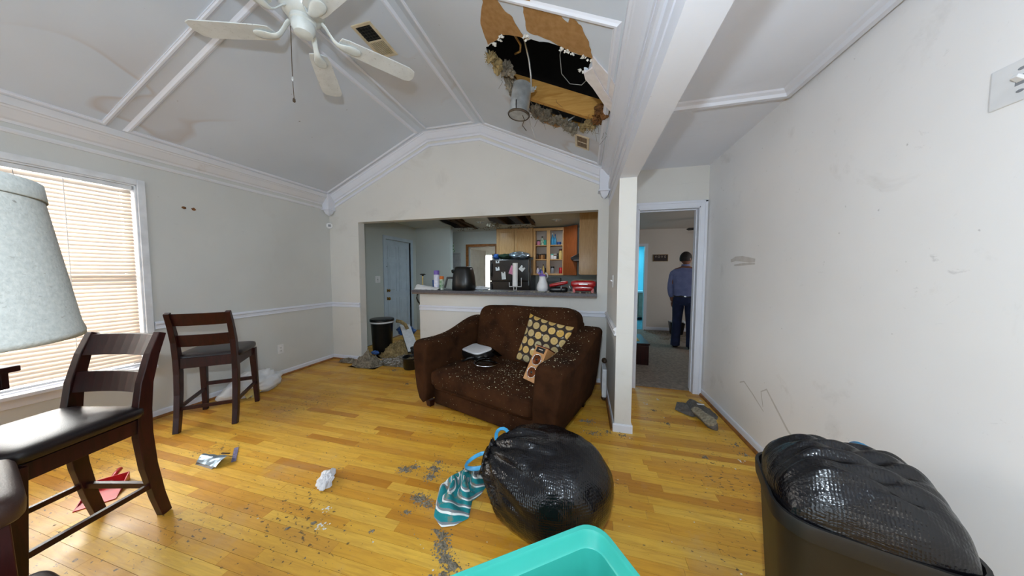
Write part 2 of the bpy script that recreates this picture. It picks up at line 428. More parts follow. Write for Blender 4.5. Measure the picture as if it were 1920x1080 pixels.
def discs():
    t = NT('gold disc cushion fabric'); uv = t.node('ShaderNodeUVMap').outputs[0]
    sc = t.node('ShaderNodeVectorMath', operation='SCALE'); t.link(uv, sc.inputs[0]); sc.inputs['Scale'].default_value = 5.6
    sep = t.node('ShaderNodeSeparateXYZ'); t.link(sc.outputs[0], sep.inputs[0])
    row = t.math('FLOOR', sep.outputs[1]); off = t.math('MULTIPLY', t.math('MODULO', row, 2.0), .35)
    fx = t.math('SUBTRACT', t.math('FRACT', t.math('ADD', sep.outputs[0], off)), .5); fy = t.math('SUBTRACT', t.math('FRACT', sep.outputs[1]), .5)
    d = t.math('SQRT', t.math('ADD', t.math('MULTIPLY', fx, fx), t.math('MULTIPLY', fy, fy)))
    cell = t.node('ShaderNodeTexWhiteNoise', noise_dimensions='2D'); cv = t.node('ShaderNodeCombineXYZ')
    t.link(t.math('FLOOR', t.math('ADD', sep.outputs[0], off)), cv.inputs[0]); t.link(row, cv.inputs[1]); t.link(cv.outputs[0], cell.inputs['Vector'])
    disc = t.ramp(cell.outputs['Value'], [(0, lin('#b9913f')), (.4, lin('#a9966a')), (.7, lin('#c9a45a')), (1, lin('#9c9270'))])
    ring = t.math('MULTIPLY', t.mask(t.math('ABSOLUTE', t.math('SUBTRACT', d, .16)), .035, .02), .35); disc = t.mix(ring, disc, lin('#7c6430'))
    m = t.mask(d, .425, .405)
    c = t.mix(m, lin('#2a1c14'), disc)
    ob = t.coord('Object'); c = t.mix(t.math('MULTIPLY', t.mask(t.noise(ob, 22, 4), .62, .7), .7), c, lin('#d5d2c2'))
    t.base(c); t.set(Roughness=.8); return t.m
discs()

# ------------------------------------------------------------------ room shell
XL, XR, YB, YR = -3.695, 1.249, 3.374, -3.2
CZ = 3.14; SLP = .455; FL, FR = -2.045, -1.265
ZL = CZ-SLP*(FL-XL); ZR = CZ-SLP*(0.26-FR)          # ceiling height at side walls
def zc(x): return CZ if FL <= x <= FR else (CZ-SLP*(FL-x) if x < FL else CZ-SLP*(x-FR))

# floor: sub-floor slab, strips of oak laid along X
floor = st(MB().box((-3.9, YR-.2, -.06), (1.35, YB+.03, -.0125)).box((-3.9, YB+.03, -.06), (.4, 8.3, -.0125)).build('floor', 'floor seam dark'))
unit = MB().box((0, 0, 0), (1, 1, 1)).mesh('plank'); unit.materials.append(MATS['honey oak plank'])
rows = []
y = -3.2; rw = .0572; k = 0
pl = []
while y < 6.35:
    x = XL-.05-random.random()*.6
    x1 = XR if y < YB+.02 else .25
    while x < x1:
        L = random.choice([.28, .36, .45, .55, .62, .75, .9, 1.05])*random.uniform(.9, 1.1)
        a, b = max(x, XL), min(x+L, x1)
        if b-a > .02: pl.append((a, b, y))
        x += L
    y += rw
def pscore(p):
    cx, cy = (p[0]+p[1])/2, p[2]
    d = Vector((cx, cy, -1.3)); dep = -.25*cx+.9665*cy+.07
    lat = .968*cx+.251*cy
    if dep < .42 or abs(lat) > dep*1.95 or cy > 3.5: return 1e9
    return d.length - .15*(p[1]-p[0])
pl.sort(key=pscore)
for a, b, yy in pl[:298]:
    o = bpy.data.objects.new('plank', unit); COL.objects.link(o); o.parent = floor
    o.location = (a+.0005, yy+.0006, -.0125+random.uniform(-.0003, .0003)); o.scale = (b-a-.001, rw-.0012, .0125)
m = MB()
for a, b, yy in pl[298:]: m.box((a+.0005, yy+.0006, -.0125), (b-.0005, yy+rw-.0006, 0))
tag(m.build('plank_field', 'honey oak plank', floor), kind='stuff')

# left wall with its window opening, and the room's other walls
WY0, WY1, WZ0, WZ1 = -.35, 1.52, .47, 2.045
m = MB()
m.box((XL-.14, YR, 0), (XL, WY0, 2.6)).box((XL-.14, WY1, 0), (XL, YB+.115, 2.6))
m.box((XL-.14, WY0, 0), (XL, WY1, WZ0)).box((XL-.14, WY0, WZ1), (XL, WY1, 2.6))
wall_left = st(m.build('wall_left', 'left wall paint'))
st(MB().box((XR, YR, 0), (XR+.12, YB+.115, 2.62)).build('wall_right', 'scuffed wall paint'))
# back wall: gable with pass-through opening, doorway gap, low wall under the bar
JX, OX, OZ, LWX, LWZ = -3.18, .146, 2.037, -2.19, 1.026
m = MB(); y0, y1 = YB, YB+.115
m.box((XL, y0, 0), (JX, y1, OZ)).box((OX, y0, 0), (.26, y1, OZ)).box((LWX, y0, 0), (OX, y1, LWZ))
gp = [(XL, OZ), (.26, OZ), (.26, ZR+.02), (FR, CZ+.02), (FL, CZ+.02), (XL, ZL+.02)]
m.add([(x, y0, z) for x, z in gp]+[(x, y1, z) for x, z in gp], [tuple(range(6)), tuple(range(6, 12))[::-1]]+[(i, (i+1) % 6, 6+(i+1) % 6, 6+i) for i in range(6)])
wall_back = st(m.build('wall_back', 'cream wall paint'))
# wall stub / post between living room and hall, with the long dropped beam above
post = st(MB().box((.26, 2.385, 0), (.389, YB+.115, 2.061)).build('wall_post', 'cream wall paint'))
beam = st(MB().box((.26, YR, 2.061), (.389, YB+.115, 2.75)).build('beam', 'white trim paint'))
# hall end wall with cased doorway
DX0, DX1, DZ = .57, 1.175, 2.015
st(MB().box((.389, YB, 0), (DX0, y1, 2.46)).box((DX1, YB, 0), (XR, y1, 2.46)).box((DX0, YB, DZ), (DX1, y1, 2.46)).build('wall_hall_end', 'cream wall paint'))
# unseen rear wall; its two openings are made up to admit fill light
m = MB(); r0, r1 = YR-.12, YR
m.box((XL, r0, 0), (-3.0, r1, 3.3)).box((-.6, r0, 0), (.45, r1, 3.3)).box((-3.0, r0, 2.12), (-.6, r1, 3.3)).box((-3, r0, 0), (-.6, r1, .08))
m.box((.45, r0, 0), (1.2, r1, .5)).box((.45, r0, 2.05), (1.2, r1, 2.6)).box((1.2, r0, 0), (XR+.1, r1, 2.6))
st(m.build('wall_rear', 'cream wall paint'))

# ceilings
def slope_panel(name, xa, xb, ya, yb_, mat):
    za, zb = zc(xa), zc(xb)
    return st(MB().add([(xa, ya, za), (xb, ya, zb), (xb, yb_, zb), (xa, yb_, za), (xa, ya, za+.014), (xb, ya, zb+.014), (xb, yb_, zb+.014), (xa, yb_, za+.014)],
              [(0, 1, 2, 3), (7, 6, 5, 4), (0, 4, 5, 1), (1, 5, 6, 2), (2, 6, 7, 3), (3, 7, 4, 0)]).build(name, mat))
CM = 'water stained ceiling paint'
slope_panel('ceiling_left_slope', XL, FL, YR, YB, CM)
slope_panel('ceiling_flat', FL, FR, YR, YB, CM)
# right slope is holed
HOLE = [(-0.534, 1.743), (-0.499, 1.735), (-0.452, 1.732), (-0.401, 1.709), (-0.374, 1.728), (-0.333, 1.722), (-0.254, 1.715), (-0.153, 1.715), (-0.096, 1.737), (-0.03, 1.733), (0.027, 1.738), (0.024, 1.784), (0.004, 1.86), (-0.022, 1.853), (-0.013, 1.901), (0.024, 1.966), (0.063, 2.02), (0.104, 2.093), (0.17, 2.194), (0.152, 2.344), (0.114, 2.436), (0.059, 2.475), (0.025, 2.546), (-0.047, 2.598), (-0.15, 2.646), (-0.23, 2.677), (-0.333, 2.645), (-0.439, 2.641), (-0.496, 2.581), (-0.583, 2.437), (-0.625, 2.305), (-0.647, 2.21), (-0.642, 2.097), (-0.697, 2.076), (-0.709, 1.995), (-0.694, 1.923), (-0.651, 1.876), (-0.607, 1.836), (-0.563, 1.792)]
def ragged(poly, n=4, amp=.012, seed=1):
    rnd = random.Random(seed); out = []
    for i, p in enumerate(poly):
        q = poly[(i+1) % len(poly)]
        for k in range(n):
            f = k/n; j = amp if k else 0
            out.append((p[0]*(1-f)+q[0]*f+rnd.uniform(-j, j), p[1]*(1-f)+q[1]*f+rnd.uniform(-j, j)))
    return out
HR = ragged(HOLE, 3, .008, 3)
def holed_plane(name, outer, holes, zf, mat, th=.014, parent=None):
    bm = bmesh.new(); ed = []
    for poly in [outer]+holes:
        vs = [bm.verts.new((x, y, zf(x))) for x, y in poly]
        ed += [bm.edges.new((vs[i], vs[(i+1) % len(vs)])) for i in range(len(vs))]
    bmesh.ops.triangle_fill(bm, use_beauty=True, use_dissolve=False, edges=ed)
    g = bmesh.ops.extrude_face_region(bm, geom=list(bm.faces))
    bmesh.ops.translate(bm, vec=(0, 0, th), verts=[v for v in g['geom'] if isinstance(v, bmesh.types.BMVert)])
    bmesh.ops.recalc_face_normals(bm, faces=bm.faces)
    me = bpy.data.meshes.new(name); bm.to_mesh(me); bm.free(); me.materials.append(MATS[mat])
    o = bpy.data.objects.new(name, me); COL.objects.link(o); o.parent = parent; return o
ceil_r = st(holed_plane('ceiling_right_slope', [(FR, YR), (.26, YR), (.26, YB), (FR, YB)], [HR], zc, CM))
ceil_h = st(MB().box((.389, YR, 2.44), (XR, YB, 2.455)).build('ceiling_hall', 'hall ceiling paint'))
KZ = 2.32
kh1 = ragged([(-2.70, 4.75), (-2.22, 4.78), (-2.36, 5.9), (-2.88, 5.86)], 6, .03, 5)
kh2 = ragged([(-1.72, 4.75), (-.93, 4.75), (-1.0, 5.75), (-1.58, 5.72), (-1.82, 5.45)], 6, .035, 6)
st(holed_plane('ceiling_kitchen', [(-4.4, YB+.115), (.26, YB+.115), (.26, 6.5), (-4.4, 6.5)], [kh1, kh2], lambda x: KZ, 'kitchen wall paint'))
# attic: roof lid and gable skirts keep the daylight out above the ceilings
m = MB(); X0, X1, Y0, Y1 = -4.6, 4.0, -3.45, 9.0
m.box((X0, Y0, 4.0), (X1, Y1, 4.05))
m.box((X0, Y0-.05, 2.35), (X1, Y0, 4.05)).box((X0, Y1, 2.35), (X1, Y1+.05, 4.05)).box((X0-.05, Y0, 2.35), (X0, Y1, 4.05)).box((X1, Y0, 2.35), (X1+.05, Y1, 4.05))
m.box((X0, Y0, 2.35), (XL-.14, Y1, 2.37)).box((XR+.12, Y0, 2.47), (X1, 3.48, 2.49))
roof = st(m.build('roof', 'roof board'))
# attic joists seen through the torn ceiling, running up the slope
for yj in (1.655, 2.405, 2.86):
    j = MB()
    a, b = -1.1, .25
    za, zb = zc(a)+.016, zc(b)+.016
    j.add([(a, yj, za), (b, yj, zb), (b, yj+.04, zb), (a, yj+.04, za), (a, yj, za+.165), (b, yj, zb+.165), (b, yj+.04, zb+.165), (a, yj+.04, za+.165)],
          [(0, 1, 2, 3), (7, 6, 5, 4), (0, 4, 5, 1), (1, 5, 6, 2), (2, 6, 7, 3), (3, 7, 4, 0)])
    j.build('joist', 'rafter lumber', ceil_r)
F1 = [(-0.572, 1.542), (-0.563, 1.506), (-0.477, 1.469), (-0.476, 1.516), (-0.451, 1.568), (-0.416, 1.593), (-0.404, 1.645), (-0.375, 1.711), (-0.37, 1.73), (-0.414, 1.724), (-0.5, 1.74), (-0.534, 1.745), (-0.577, 1.806), (-0.66, 1.872), (-0.656, 1.779), (-0.649, 1.703), (-0.621, 1.636)]
F2 = [(-0.323, 1.452), (-0.334, 1.493), (-0.341, 1.571), (-0.347, 1.661), (-0.325, 1.676), (-0.266, 1.678), (-0.216, 1.686), (-0.153, 1.714), (-0.104, 1.729), (-0.055, 1.736), (0.027, 1.74), (0.017, 1.677), (-0.007, 1.607), (-0.029, 1.551), (-0.057, 1.518), (-0.085, 1.495), (-0.102, 1.54), (-0.136, 1.509), (-0.149, 1.485), (-0.184, 1.482), (-0.197, 1.499), (-0.232, 1.509), (-0.266, 1.486), (-0.286, 1.472), (-0.303, 1.447)]
F3 = [(0.03, 1.714), (0.134, 1.833), (0.174, 1.905), (0.192, 2.028), (0.2, 2.105), (0.196, 2.206), (0.114, 2.104), (0.072, 2.03), (0.033, 1.961), (-0.013, 1.901), (-0.022, 1.853), (0.012, 1.838), (0.028, 1.783)]
for nm, P, mt, dz in (('torn_paper_face', F1, 'kraft paper', -.004), ('torn_paper_face', F2, 'kraft paper', -.004), ('hanging_drywall_flap', F3, 'gypsum white', -.012)):
    o = holed_plane(nm, ragged(P, 3, .004, 9), [], lambda x, d=dz: zc(x)+d, mt, .003 if mt[0] == 'k' else .010, ceil_r)
# split line of the flap: a second narrower layer hanging a little lower
holed_plane('hanging_drywall_flap', [(-.022, 1.853), (.028, 1.783), (.055, 1.85), (.105, 1.95), (.196, 2.10), (.196, 2.206), (.114, 2.104), (.072, 2.03), (.033, 1.961), (-.013, 1.901)], [], lambda x: zc(x)-.026, 'gypsum white', .008, ceil_r)
# ragged white gypsum crumbs along the upper edge
m = MB()
for x, yy in [(-.37, 1.70), (-.36, 1.72), (-.35, 1.69), (-.15, 1.72), (-.12, 1.73), (-.09, 1.735), (-.02, 1.735), (.01, 1.745), (-.03, 1.742), (-.53, 1.75), (-.55, 1.79), (-.6, 1.84), (-.02, 1.86), (-.045, 1.85)]:
    for k in range(5): m.chunk((x+random.uniform(-.012, .012), yy+random.uniform(-.008, .008), zc(x)-.008+random.uniform(-.006, .006)), random.uniform(.006, .014), -.8)
tag(m.build('gypsum_crumb', 'white fleck', ceil_r), kind='stuff')
# insulation tufts hanging from the hole edge
def tuft(cx, cy, cz, r, mat, seed, n=1, stretch=1.0):
    mb = MB()
    def fn(p):
        q = p*(1+.9*nz(p, 20, seed)+.7*nz(p, 55, seed)+.4*nz(p, 120, seed)); q.z *= stretch; return q
    mb.sell((cx, cy, cz), (r*.85, r*.85, r*.85), 1, 1, 18, 26, None, fn)
    for k in range(int(90*r/.05)):
        a = random.random()*6.28; e = random.uniform(-1, .6)
        d = Vector((cos(a)*math.sqrt(1-e*e), sin(a)*math.sqrt(1-e*e), e)); p = Vector((cx, cy, cz))+d*r*random.uniform(.8, 1.2)
        mb.chunk(p, r*random.uniform(.05, .16), -1)
    return mb.build('insulation_tuft', mat, ceil_r, smooth=False)
for i, (x, yy, dz, r, mt, s) in enumerate([(-.68, 1.98, -.01, .04, 'tan insulation', 1.1), (-.655, 2.06, -.005, .035, 'tan insulation', 1.2), (-.60, 2.13, .03, .05, 'insulation fluff', 1), (-.60, 2.26, 0, .045, 'insulation fluff', 1.2),
    (-.62, 2.44, -.03, .03, 'insulation fluff', 1.7), (-.59, 2.33, -.01, .04, 'tan insulation', 1.2), (-.44, 2.56, .0, .055, 'insulation fluff', .8), (-.36, 2.58, .0, .055, 'insulation fluff', .8), (-.27, 2.58, -.01, .05, 'insulation fluff', .9),
    (-.17, 2.58, -.02, .045, 'insulation fluff', 1.3), (-.12, 2.60, -.03, .04, 'insulation fluff', 1.5), (-.03, 2.56, -.01, .035, 'tan insulation', 1.2), (.04, 2.47, .01, .05, 'tan insulation', 1), (.09, 2.38, .02, .05, 'woodchip brown', 1), (.11, 2.27, .03, .05, 'woodchip brown', 1)]):
    tuft(x, yy, zc(x)+dz, r, mt, i, 1, s)
m = MB()
for k in range(26):
    x = random.choice([-.66, -.6, -.4, -.2, .02, .1])+random.uniform(-.06, .06); yy = 2.3+random.uniform(-.2, .35); z = zc(x)
    if x > 0: yy = 2.45+random.uniform(-.12, .1)
    m.tube([(x, yy, z), (x+random.uniform(-.03, .03), yy+random.uniform(-.02, .02), z-.03), (x+random.uniform(-.06, .06), yy+random.uniform(-.03, .03), z-random.uniform(.05, .12))], .0012, 4)
tag(m.build('hanging_fibre', 'brown wire', ceil_r), kind='stuff')
# lower lip of torn paper
holed_plane('torn_paper_face', ragged([(-.506, 2.60), (-.40, 2.63), (-.30, 2.645), (-.231, 2.68), (-.27, 2.72), (-.36, 2.715), (-.45, 2.68)], 3, .004, 2), [], lambda x: zc(x)-.006, 'kraft paper', .003, ceil_r)

# wires and the recessed can that dropped out of the ceiling
can = empty('recessed_light_can', (-.52, 2.2, 2.55), label='shiny metal recessed light can dangling from the torn ceiling hole', cat='light fixture')
Mt = Matrix.Rotation(radians(7), 4, 'Y')
MB().lathe([(.078, .0), (.08, .004), (.076, .03), (.076, .19), (.072, .2), (.072, .225), (.04, .228)], 32, Mt).build('housing', 'galvanized steel', can, autos=40)
MB().lathe([(.083, -.004), (.088, .004), (.083, .012), (.077, .012), (.077, -.004)], 32, Mt, cap=False).build('trim_ring', 'brown wire', can, smooth=True)
for k in range(3):
    a = k*2.1+.5; c, s_ = cos(a), sin(a)
    MB().tube([(c*.08, s_*.08, .01), (c*.083, s_*.083, .04), (c*.079, s_*.079, .075)], .004, 6).build('spring_clip', 'black plastic', can)
MB().tube([(.079, .0, .17), (.13, .01, .19), (.135, 0, .2)], .008, 8).cbox((.098, 0, .18), (.05, .02, .03)).build('bracket', 'galvanized steel', can)
mm = MB()
mm.tube([(.03, 0, 0), (.05, -.02, -.05), (.03, .0, -.08), (.06, .01, -.12)], .003, 6).tube([(.09, 0, .1), (.12, 0, .05), (.13, .0, -.01)], .003, 6)
mm.build('loose_wire', 'brown wire', can)
MB().tube([(.10, 0, .19), (.105, -.05, .25), (.10, -.10, .33), (.085, -.18, .40), (.07, -.30, .44), (.08, -.45, .42), (.09, -.60, .50)], .007, 8).build('conduit', 'silver conduit', can, smooth=True)
tag(MB().tube([(-.53, 1.75, 2.84), (-.47, 1.82, 2.86), (-.45, 1.95, 2.88), (-.47, 2.03, 2.90), (-.52, 2.07, 2.92)], .007, 8).build('tan_cable', 'copper wire sheath', None, smooth=True), 'tan sheathed cable looping across left side of ceiling hole', 'cable')
tag(MB().tube([(-.14, 1.75, 2.72), (-.17, 1.84, 2.68), (-.17, 1.98, 2.66), (-.12, 2.08, 2.65), (-.04, 2.13, 2.66), (.03, 2.1, 2.70), (.06, 2.0, 2.8)], .0025, 6).build('thin_wire', 'silver conduit', None, smooth=True), 'thin pale wire drooping inside the dark ceiling hole', 'wire')
tag(MB().tube([(-.30, 2.63, 2.74), (-.25, 2.60, 2.68), (-.17, 2.58, 2.655), (-.10, 2.56, 2.68)], .006, 6).tube([(-.50, 2.5, 2.77), (-.49, 2.52, 2.65), (-.44, 2.54, 2.5)], .002, 6).build('white_cable', 'silver conduit', None, smooth=True), 'white cable sagging under the lower edge of the ceiling hole', 'cable')

# ------------------------------------------------------------------ crown, trims, panel mouldings
CP = [(0, .10), (.010, .10), (.014, .082), (.03, .072), (.052, .045), (.07, .022), (.078, .018), (.082, .008), (.095, .004), (.095, -.045), (0, -.03)]
BP_ = [(0, .165), (.012, .163), (.016, .150), (.012, .134), (0, .132)]
def run(prof, pts, out, down, name, mat):
    """sweep a (out, down) profile along mitred points"""
    rings = []
    for i, p in enumerate(pts):
        rings.append([Vector(p)+Vector(out[i])*a+Vector(down[i])*h for a, h in prof])
    return st(MB().loft(rings).build(name, mat))
pA, pB, pC, pD = (XL, YB, ZL), (FL, YB, CZ), (FR, YB, CZ), (.26, YB, ZR)
cs = 1/math.sqrt(1+SLP*SLP); nL = Vector((SLP*cs, 0, -cs)); nR = Vector((-SLP*cs, 0, -cs)); nF = Vector((0, 0, -1))
def mit(a, b):
    v = (a+b).normalized(); return v/v.dot(a)
oY = Vector((0, -1, 0))
gd = [nL, mit(nL, nF), mit(nF, nR), nR]
run(CP, [pA, pB, pC, pD], [oY]*4, gd, 'trim_crown_back', 'white trim paint')
run(BP_, [pA, pB, pC, pD], [oY]*4, gd, 'trim_band_back', 'white trim paint')
oX = Vector((1, 0, 0)); dz = Vector((0, 0, -1))
run(CP, [(XL, YR, ZL), (XL, YB, ZL)], [oX]*2, [dz]*2, 'trim_crown_left', 'dirty trim paint')
run(BP_, [(XL, YR, ZL), (XL, YB, ZL)], [oX]*2, [dz]*2, 'trim_band_left', 'dirty trim paint')
run([(a, h-.01) for a, h in CP], [(.26, YR, ZR), (.26, YB, ZR)], [-oX]*2, [dz]*2, 'trim_crown_beam', 'white trim paint')
run([(0, .215), (.012, .215), (.02, .20), (.02, .15), (.012, .14), (0, .14)], [(.26, YR, ZR), (.26, YB, ZR)], [-oX]*2, [dz]*2, 'trim_band_beam', 'white trim paint')
run([(0, .30), (.006, .30), (.008, .275), (0, .27)], [(.26, YR, ZR), (.26, YB, ZR)], [-oX]*2, [dz]*2, 'trim_bead_beam', 'white trim paint')
for nm, cx, cy in (('trim_corbel_left', XL+.062, YB-.062), ('trim_corbel_right', .26-.055, YB-.06)):
    m = MB(); w = .056
    m.box((cx-w, cy-w, 2.225), (cx+w, cy+w, 2.455)).box((cx-w-.012, cy-w-.012, 2.215), (cx+w+.012, cy+w+.012, 2.23))
    m.loft([[Vector((cx+sx*r, cy+sy*r, z)) for sx, sy in ((-1, -1), (1, -1), (1, 1), (-1, 1))] for r, z in ((w-.008, 2.216), (w-.016, 2.19), (.03, 2.165), (.004, 2.14))])
    st(m.build(nm, 'white trim paint', None, bevel=.002))
MP = [(0, 0), (.010, .006), (.018, .014), (.030, .014), (.036, .008), (.040, .008), (.040, 0)]
def panel(name, xa, xb, ya, yb_, mat='white trim paint'):
    """picture-frame moulding on the ceiling underside, as a mitred loop"""
    def zz(x): return zc(x)
    nrm = nF if FL-.01 <= (xa+xb)/2 <= FR+.01 else (nL if xb <= FL+.02 else nR)
    cor = [(xa, ya), (xb, ya), (xb, yb_), (xa, yb_)]
    inn = [(1, 1), (-1, 1), (-1, -1), (1, -1)]
    R = []
    for (x, yy), (sx, sy) in zip(cor, inn):
        R.append([Vector((x+sx*a*.9, yy+sy*a, zz(x+sx*a*.9)))+nrm*h for a, h in MP])
    return st(MB().loft(R+[R[0]], cap=False).build(name, mat))
panel('trim_panel_left_far', XL+.105, -2.10, 1.425, 3.26, 'white trim paint')
panel('trim_panel_left_near', XL+.105, -2.10, -2.9, 1.355, 'white trim paint')
panel('trim_panel_flat_far', -1.995, -1.315, 1.46, 3.26)
panel('trim_panel_flat_near', -1.995, -1.315, -2.9, 1.36)
panel('trim_panel_right_far', -1.215, .155, 1.46, 3.26)
panel('trim_panel_right_near', -1.215, .155, -2.9, 1.355)
# hall ceiling moulding: L of a big frame
m = MB()
hp = [(0, 0), (.012, .008), (.02, .032), (.045, .032), (.055, .016), (.075, .008), (.085, .0)]
R = [[Vector((x+sx*a, yy+sy*a, 2.44-h)) for a, h in hp] for (x, yy), (sx, sy) in zip([(.42, 2.20), (1.245, 2.20), (1.245, -2.9), (.42, -2.9)], [(1, -1), (-1, -1), (-1, 1), (1, 1)])]
st(m.loft(R+[R[0]], cap=False).build('trim_hall_ceiling', 'white trim paint'))
# chair rails, baseboards and oak shoe strips
RP = [(0, .067), (.012, .067), (.018, .058), (.024, .054), (.024, .044), (.012, .036), (.012, .012), (.018, .006), (.016, 0), (0, 0)]
BB = [(0, .068), (.008, .068), (.012, .058), (.012, 0), (0, 0)]
SH = [(.012, .022), (.020, .020), (.027, .010), (.028, 0), (.012, 0)]
def prof_run(prof, a, b, out, z, name, mat):
    up = Vector((0, 0, 1)); o = Vector(out)
    return st(MB().loft([[Vector((p[0], p[1], z))+o*q+up*h for q, h in prof] for p in (a, b)]).build(name, mat))
RZ0 = .80
prof_run(RP, (XL, WY1+.05), (XL, YB), (1, 0, 0), RZ0, 'trim_chair_rail_left', 'white trim paint')
prof_run(RP, (XL, YB), (JX, YB), (0, -1, 0), RZ0, 'trim_chair_rail_back_left', 'white trim paint')
prof_run(RP, (LWX, YB), (.26, YB), (0, -1, 0), RZ0, 'trim_chair_rail_low_wall', 'white trim paint')
prof_run(RP, (.26, YB), (.26, 2.385), (-1, 0, 0), RZ0, 'trim_chair_rail_post', 'dirty trim paint')
for i, (a, b, o) in enumerate([((XL, YR), (XL, YB), (1, 0, 0)), ((XL, YB), (JX, YB), (0, -1, 0)), ((LWX, YB), (.26, YB), (0, -1, 0)), ((.26, YB), (.26, 2.385), (-1, 0, 0)), ((.248, 2.385), (.401, 2.385), (0, -1, 0)), ((.389, 2.385), (.389, YB), (1, 0, 0)), ((XR, YR), (XR, YB), (-1, 0, 0))]):
    nm = ['left', 'back_left', 'low_wall', 'post_left', 'post_front', 'post_right', 'right'][i]
    prof_run(BB, a, b, o, 0, 'baseboard_'+nm, 'white trim paint')
    if nm in ('left', 'back_left', 'post_left', 'right', 'low_wall'): prof_run(SH, a, b, o, 0, 'trim_shoe_'+nm, 'oak shoe molding')
# door casing in the hall, with stop beads and jamb
m = MB()
for y_, d in ((YB, -1),):
    m.box((DX0-.06, y_-.018, 0), (DX0, y_, DZ+.062)).box((DX1, y_-.018, 0), (DX1+.062, y_, DZ+.062)).box((DX0, y_-.018, DZ), (DX1, y_, DZ+.062))
    m.box((DX1+.04, y_-.026, 0), (DX1+.062, y_-.018, DZ+.062)).box((DX0-.06, y_-.026, DZ+.042), (DX1+.062, y_-.018, DZ+.064)).box((DX0-.06, y_-.026, 0), (DX0-.04, y_-.018, DZ+.062))
m.box((DX0, YB-.018, 0), (DX0+.014, y1+.01, DZ)).box((DX1-.014, YB-.018, 0), (DX1, y1+.01, DZ)).box((DX0, YB-.018, DZ-.014), (DX1, y1+.01, DZ))
m.box((DX1-.024, YB+.04, 0), (DX1-.014, YB+.07, DZ)).box((DX0, YB+.04, DZ-.024), (DX1, YB+.07, DZ-.014))
st(m.build('door_1', 'white trim paint', None, bevel=.002))

# scuffs on the right wall
wr = bpy.data.objects['wall_right']
def scuff(pts, w, parent=wr, x=XR-.0012):
    mb = MB(); pts = [Vector((x, a, b)) for a, b in pts]; V = []; n = len(pts)
    for i, p in enumerate(pts):
        d = (pts[min(i+1, n-1)]-pts[max(i-1, 0)]).normalized(); s_ = d.cross(Vector((1, 0, 0))); ww = w*(.35+.65*sin(pi*(i+.5)/n))
        V += [p-s_*ww/2, p+s_*ww/2]
    mb.add(V, [(2*i, 2*i+1, 2*i+3, 2*i+2) for i in range(n-1)]); return mb.build('scuff_mark', 'scuff grey', parent)
scuff([(2.86, 1.42), (2.78, 1.435), (2.68, 1.43), (2.57, 1.415), (2.5, 1.41)], .045)
scuff([(2.80, 1.38), (2.66, 1.385), (2.5, 1.385)], .02)
scuff([(2.63, .42), (2.57, .45), (2.45, .40), (2.31, .33)], .012)
scuff([(2.32, .36), (2.35, .46), (2.29, .50), (2.2, .43), (2.07, .33), (1.95, .28), (1.9, .27), (1.9, .33), (1.92, .38)], .016)
# torn spots and outlet on the left wall
for cy in (1.807, 1.875):
    P = [(cy+cos(a)*.020*random.uniform(.7, 1.1), 1.922+sin(a)*.014*random.uniform(.7, 1.1)) for a in [k*2*pi/11 for k in range(11)]]
    mb = MB(); mb.add([(XL+.0015, a, b) for a, b in P]+[(XL+.0015+.001, cy, 1.922)], [(i, (i+1) % 11, 11) for i in range(11)]); mb.build('torn_spot', 'woodchip brown', wall_left)
# no streaks drawn beneath the hole; the dropped can casts its shadow there

# ------------------------------------------------------------------ window and blind on the left wall
win = empty('window_1', (XL, 0, 0)); win['kind'] = 'structure'
m = MB(); c = .045
m.box((0, WY1, WZ0-.02), (.018, WY1+c, WZ1+c)).box((0, WY0-c, WZ0-.02), (.018, WY0, WZ1+c)).box((0, WY0, WZ1), (.018, WY1, WZ1+c))
m.box((-.14, WY1-.012, WZ0), (0.006, WY1, WZ1)).box((-.14, WY0, WZ0), (.006, WY0+.012, WZ1)).box((-.14, WY0, WZ1-.012), (.006, WY1, WZ1))
m.build('casing', 'window vinyl', win, bevel=.003)
m = MB().box((-.14, WY0, WZ0-.004), (.075, WY1+.03, WZ0+.022)).box((0, WY0-.04, WZ0-.075), (.016, WY1+.02, WZ0-.004)); m.build('sill', 'white trim paint', win, bevel=.004)
m = MB(); gx = -.11
m.box((gx, WY0, WZ0), (gx+.04, WY0+.05, WZ1)).box((gx, WY1-.05, WZ0), (gx+.04, WY1, WZ1)).box((gx, WY0, WZ0), (gx+.04, WY1, WZ0+.05)).box((gx, WY0, WZ1-.05), (gx+.04, WY1, WZ1)).box((gx, WY0, 1.24), (gx+.05, WY1, 1.29)).box((gx, .57, WZ0), (gx+.04, .62, WZ1))
sash = m.build('sash', 'window vinyl', win)
for a, b in ((WY0+.05, .57), (.62, WY1-.05)):
    for z0, z1 in ((WZ0+.05, 1.24), (1.29, WZ1-.05)):
        MB().box((gx+.015, a, z0), (gx+.02, b, z1)).build('pane', 'window glass', sash)
bl = empty('window_blind', (XL-.03, 0, 0), label='white horizontal slat blind, closed and glowing in the left window', cat='blind')
MB().box((-.022, WY0+.02, WZ1-.045), (.022, WY1-.02, WZ1-.013)).build('headrail', 'window vinyl', bl, bevel=.003)
MB().box((-.014, WY0+.02, WZ0+.032), (.014, WY1-.02, WZ0+.05)).build('bottom_rail', 'window vinyl', bl, bevel=.003)
R = []
tl = radians(60)
for e in (WY0+.022, WY1-.022):
    R.append([Vector((cos(tl)*q*.0175+sin(tl)*.0028*(1-q*q), e, -sin(tl)*q*.0175+cos(tl)*.0028*(1-q*q))) for q in (-1, -.5, 0, .5, 1)])
sm = MB().loft(R, cap=False, closed=False).mesh('slat'); sm.materials.append(MATS['blind slat vinyl']); sm.polygons.foreach_set('use_smooth', [True]*len(sm.polygons))
zz = WZ1-.065; 
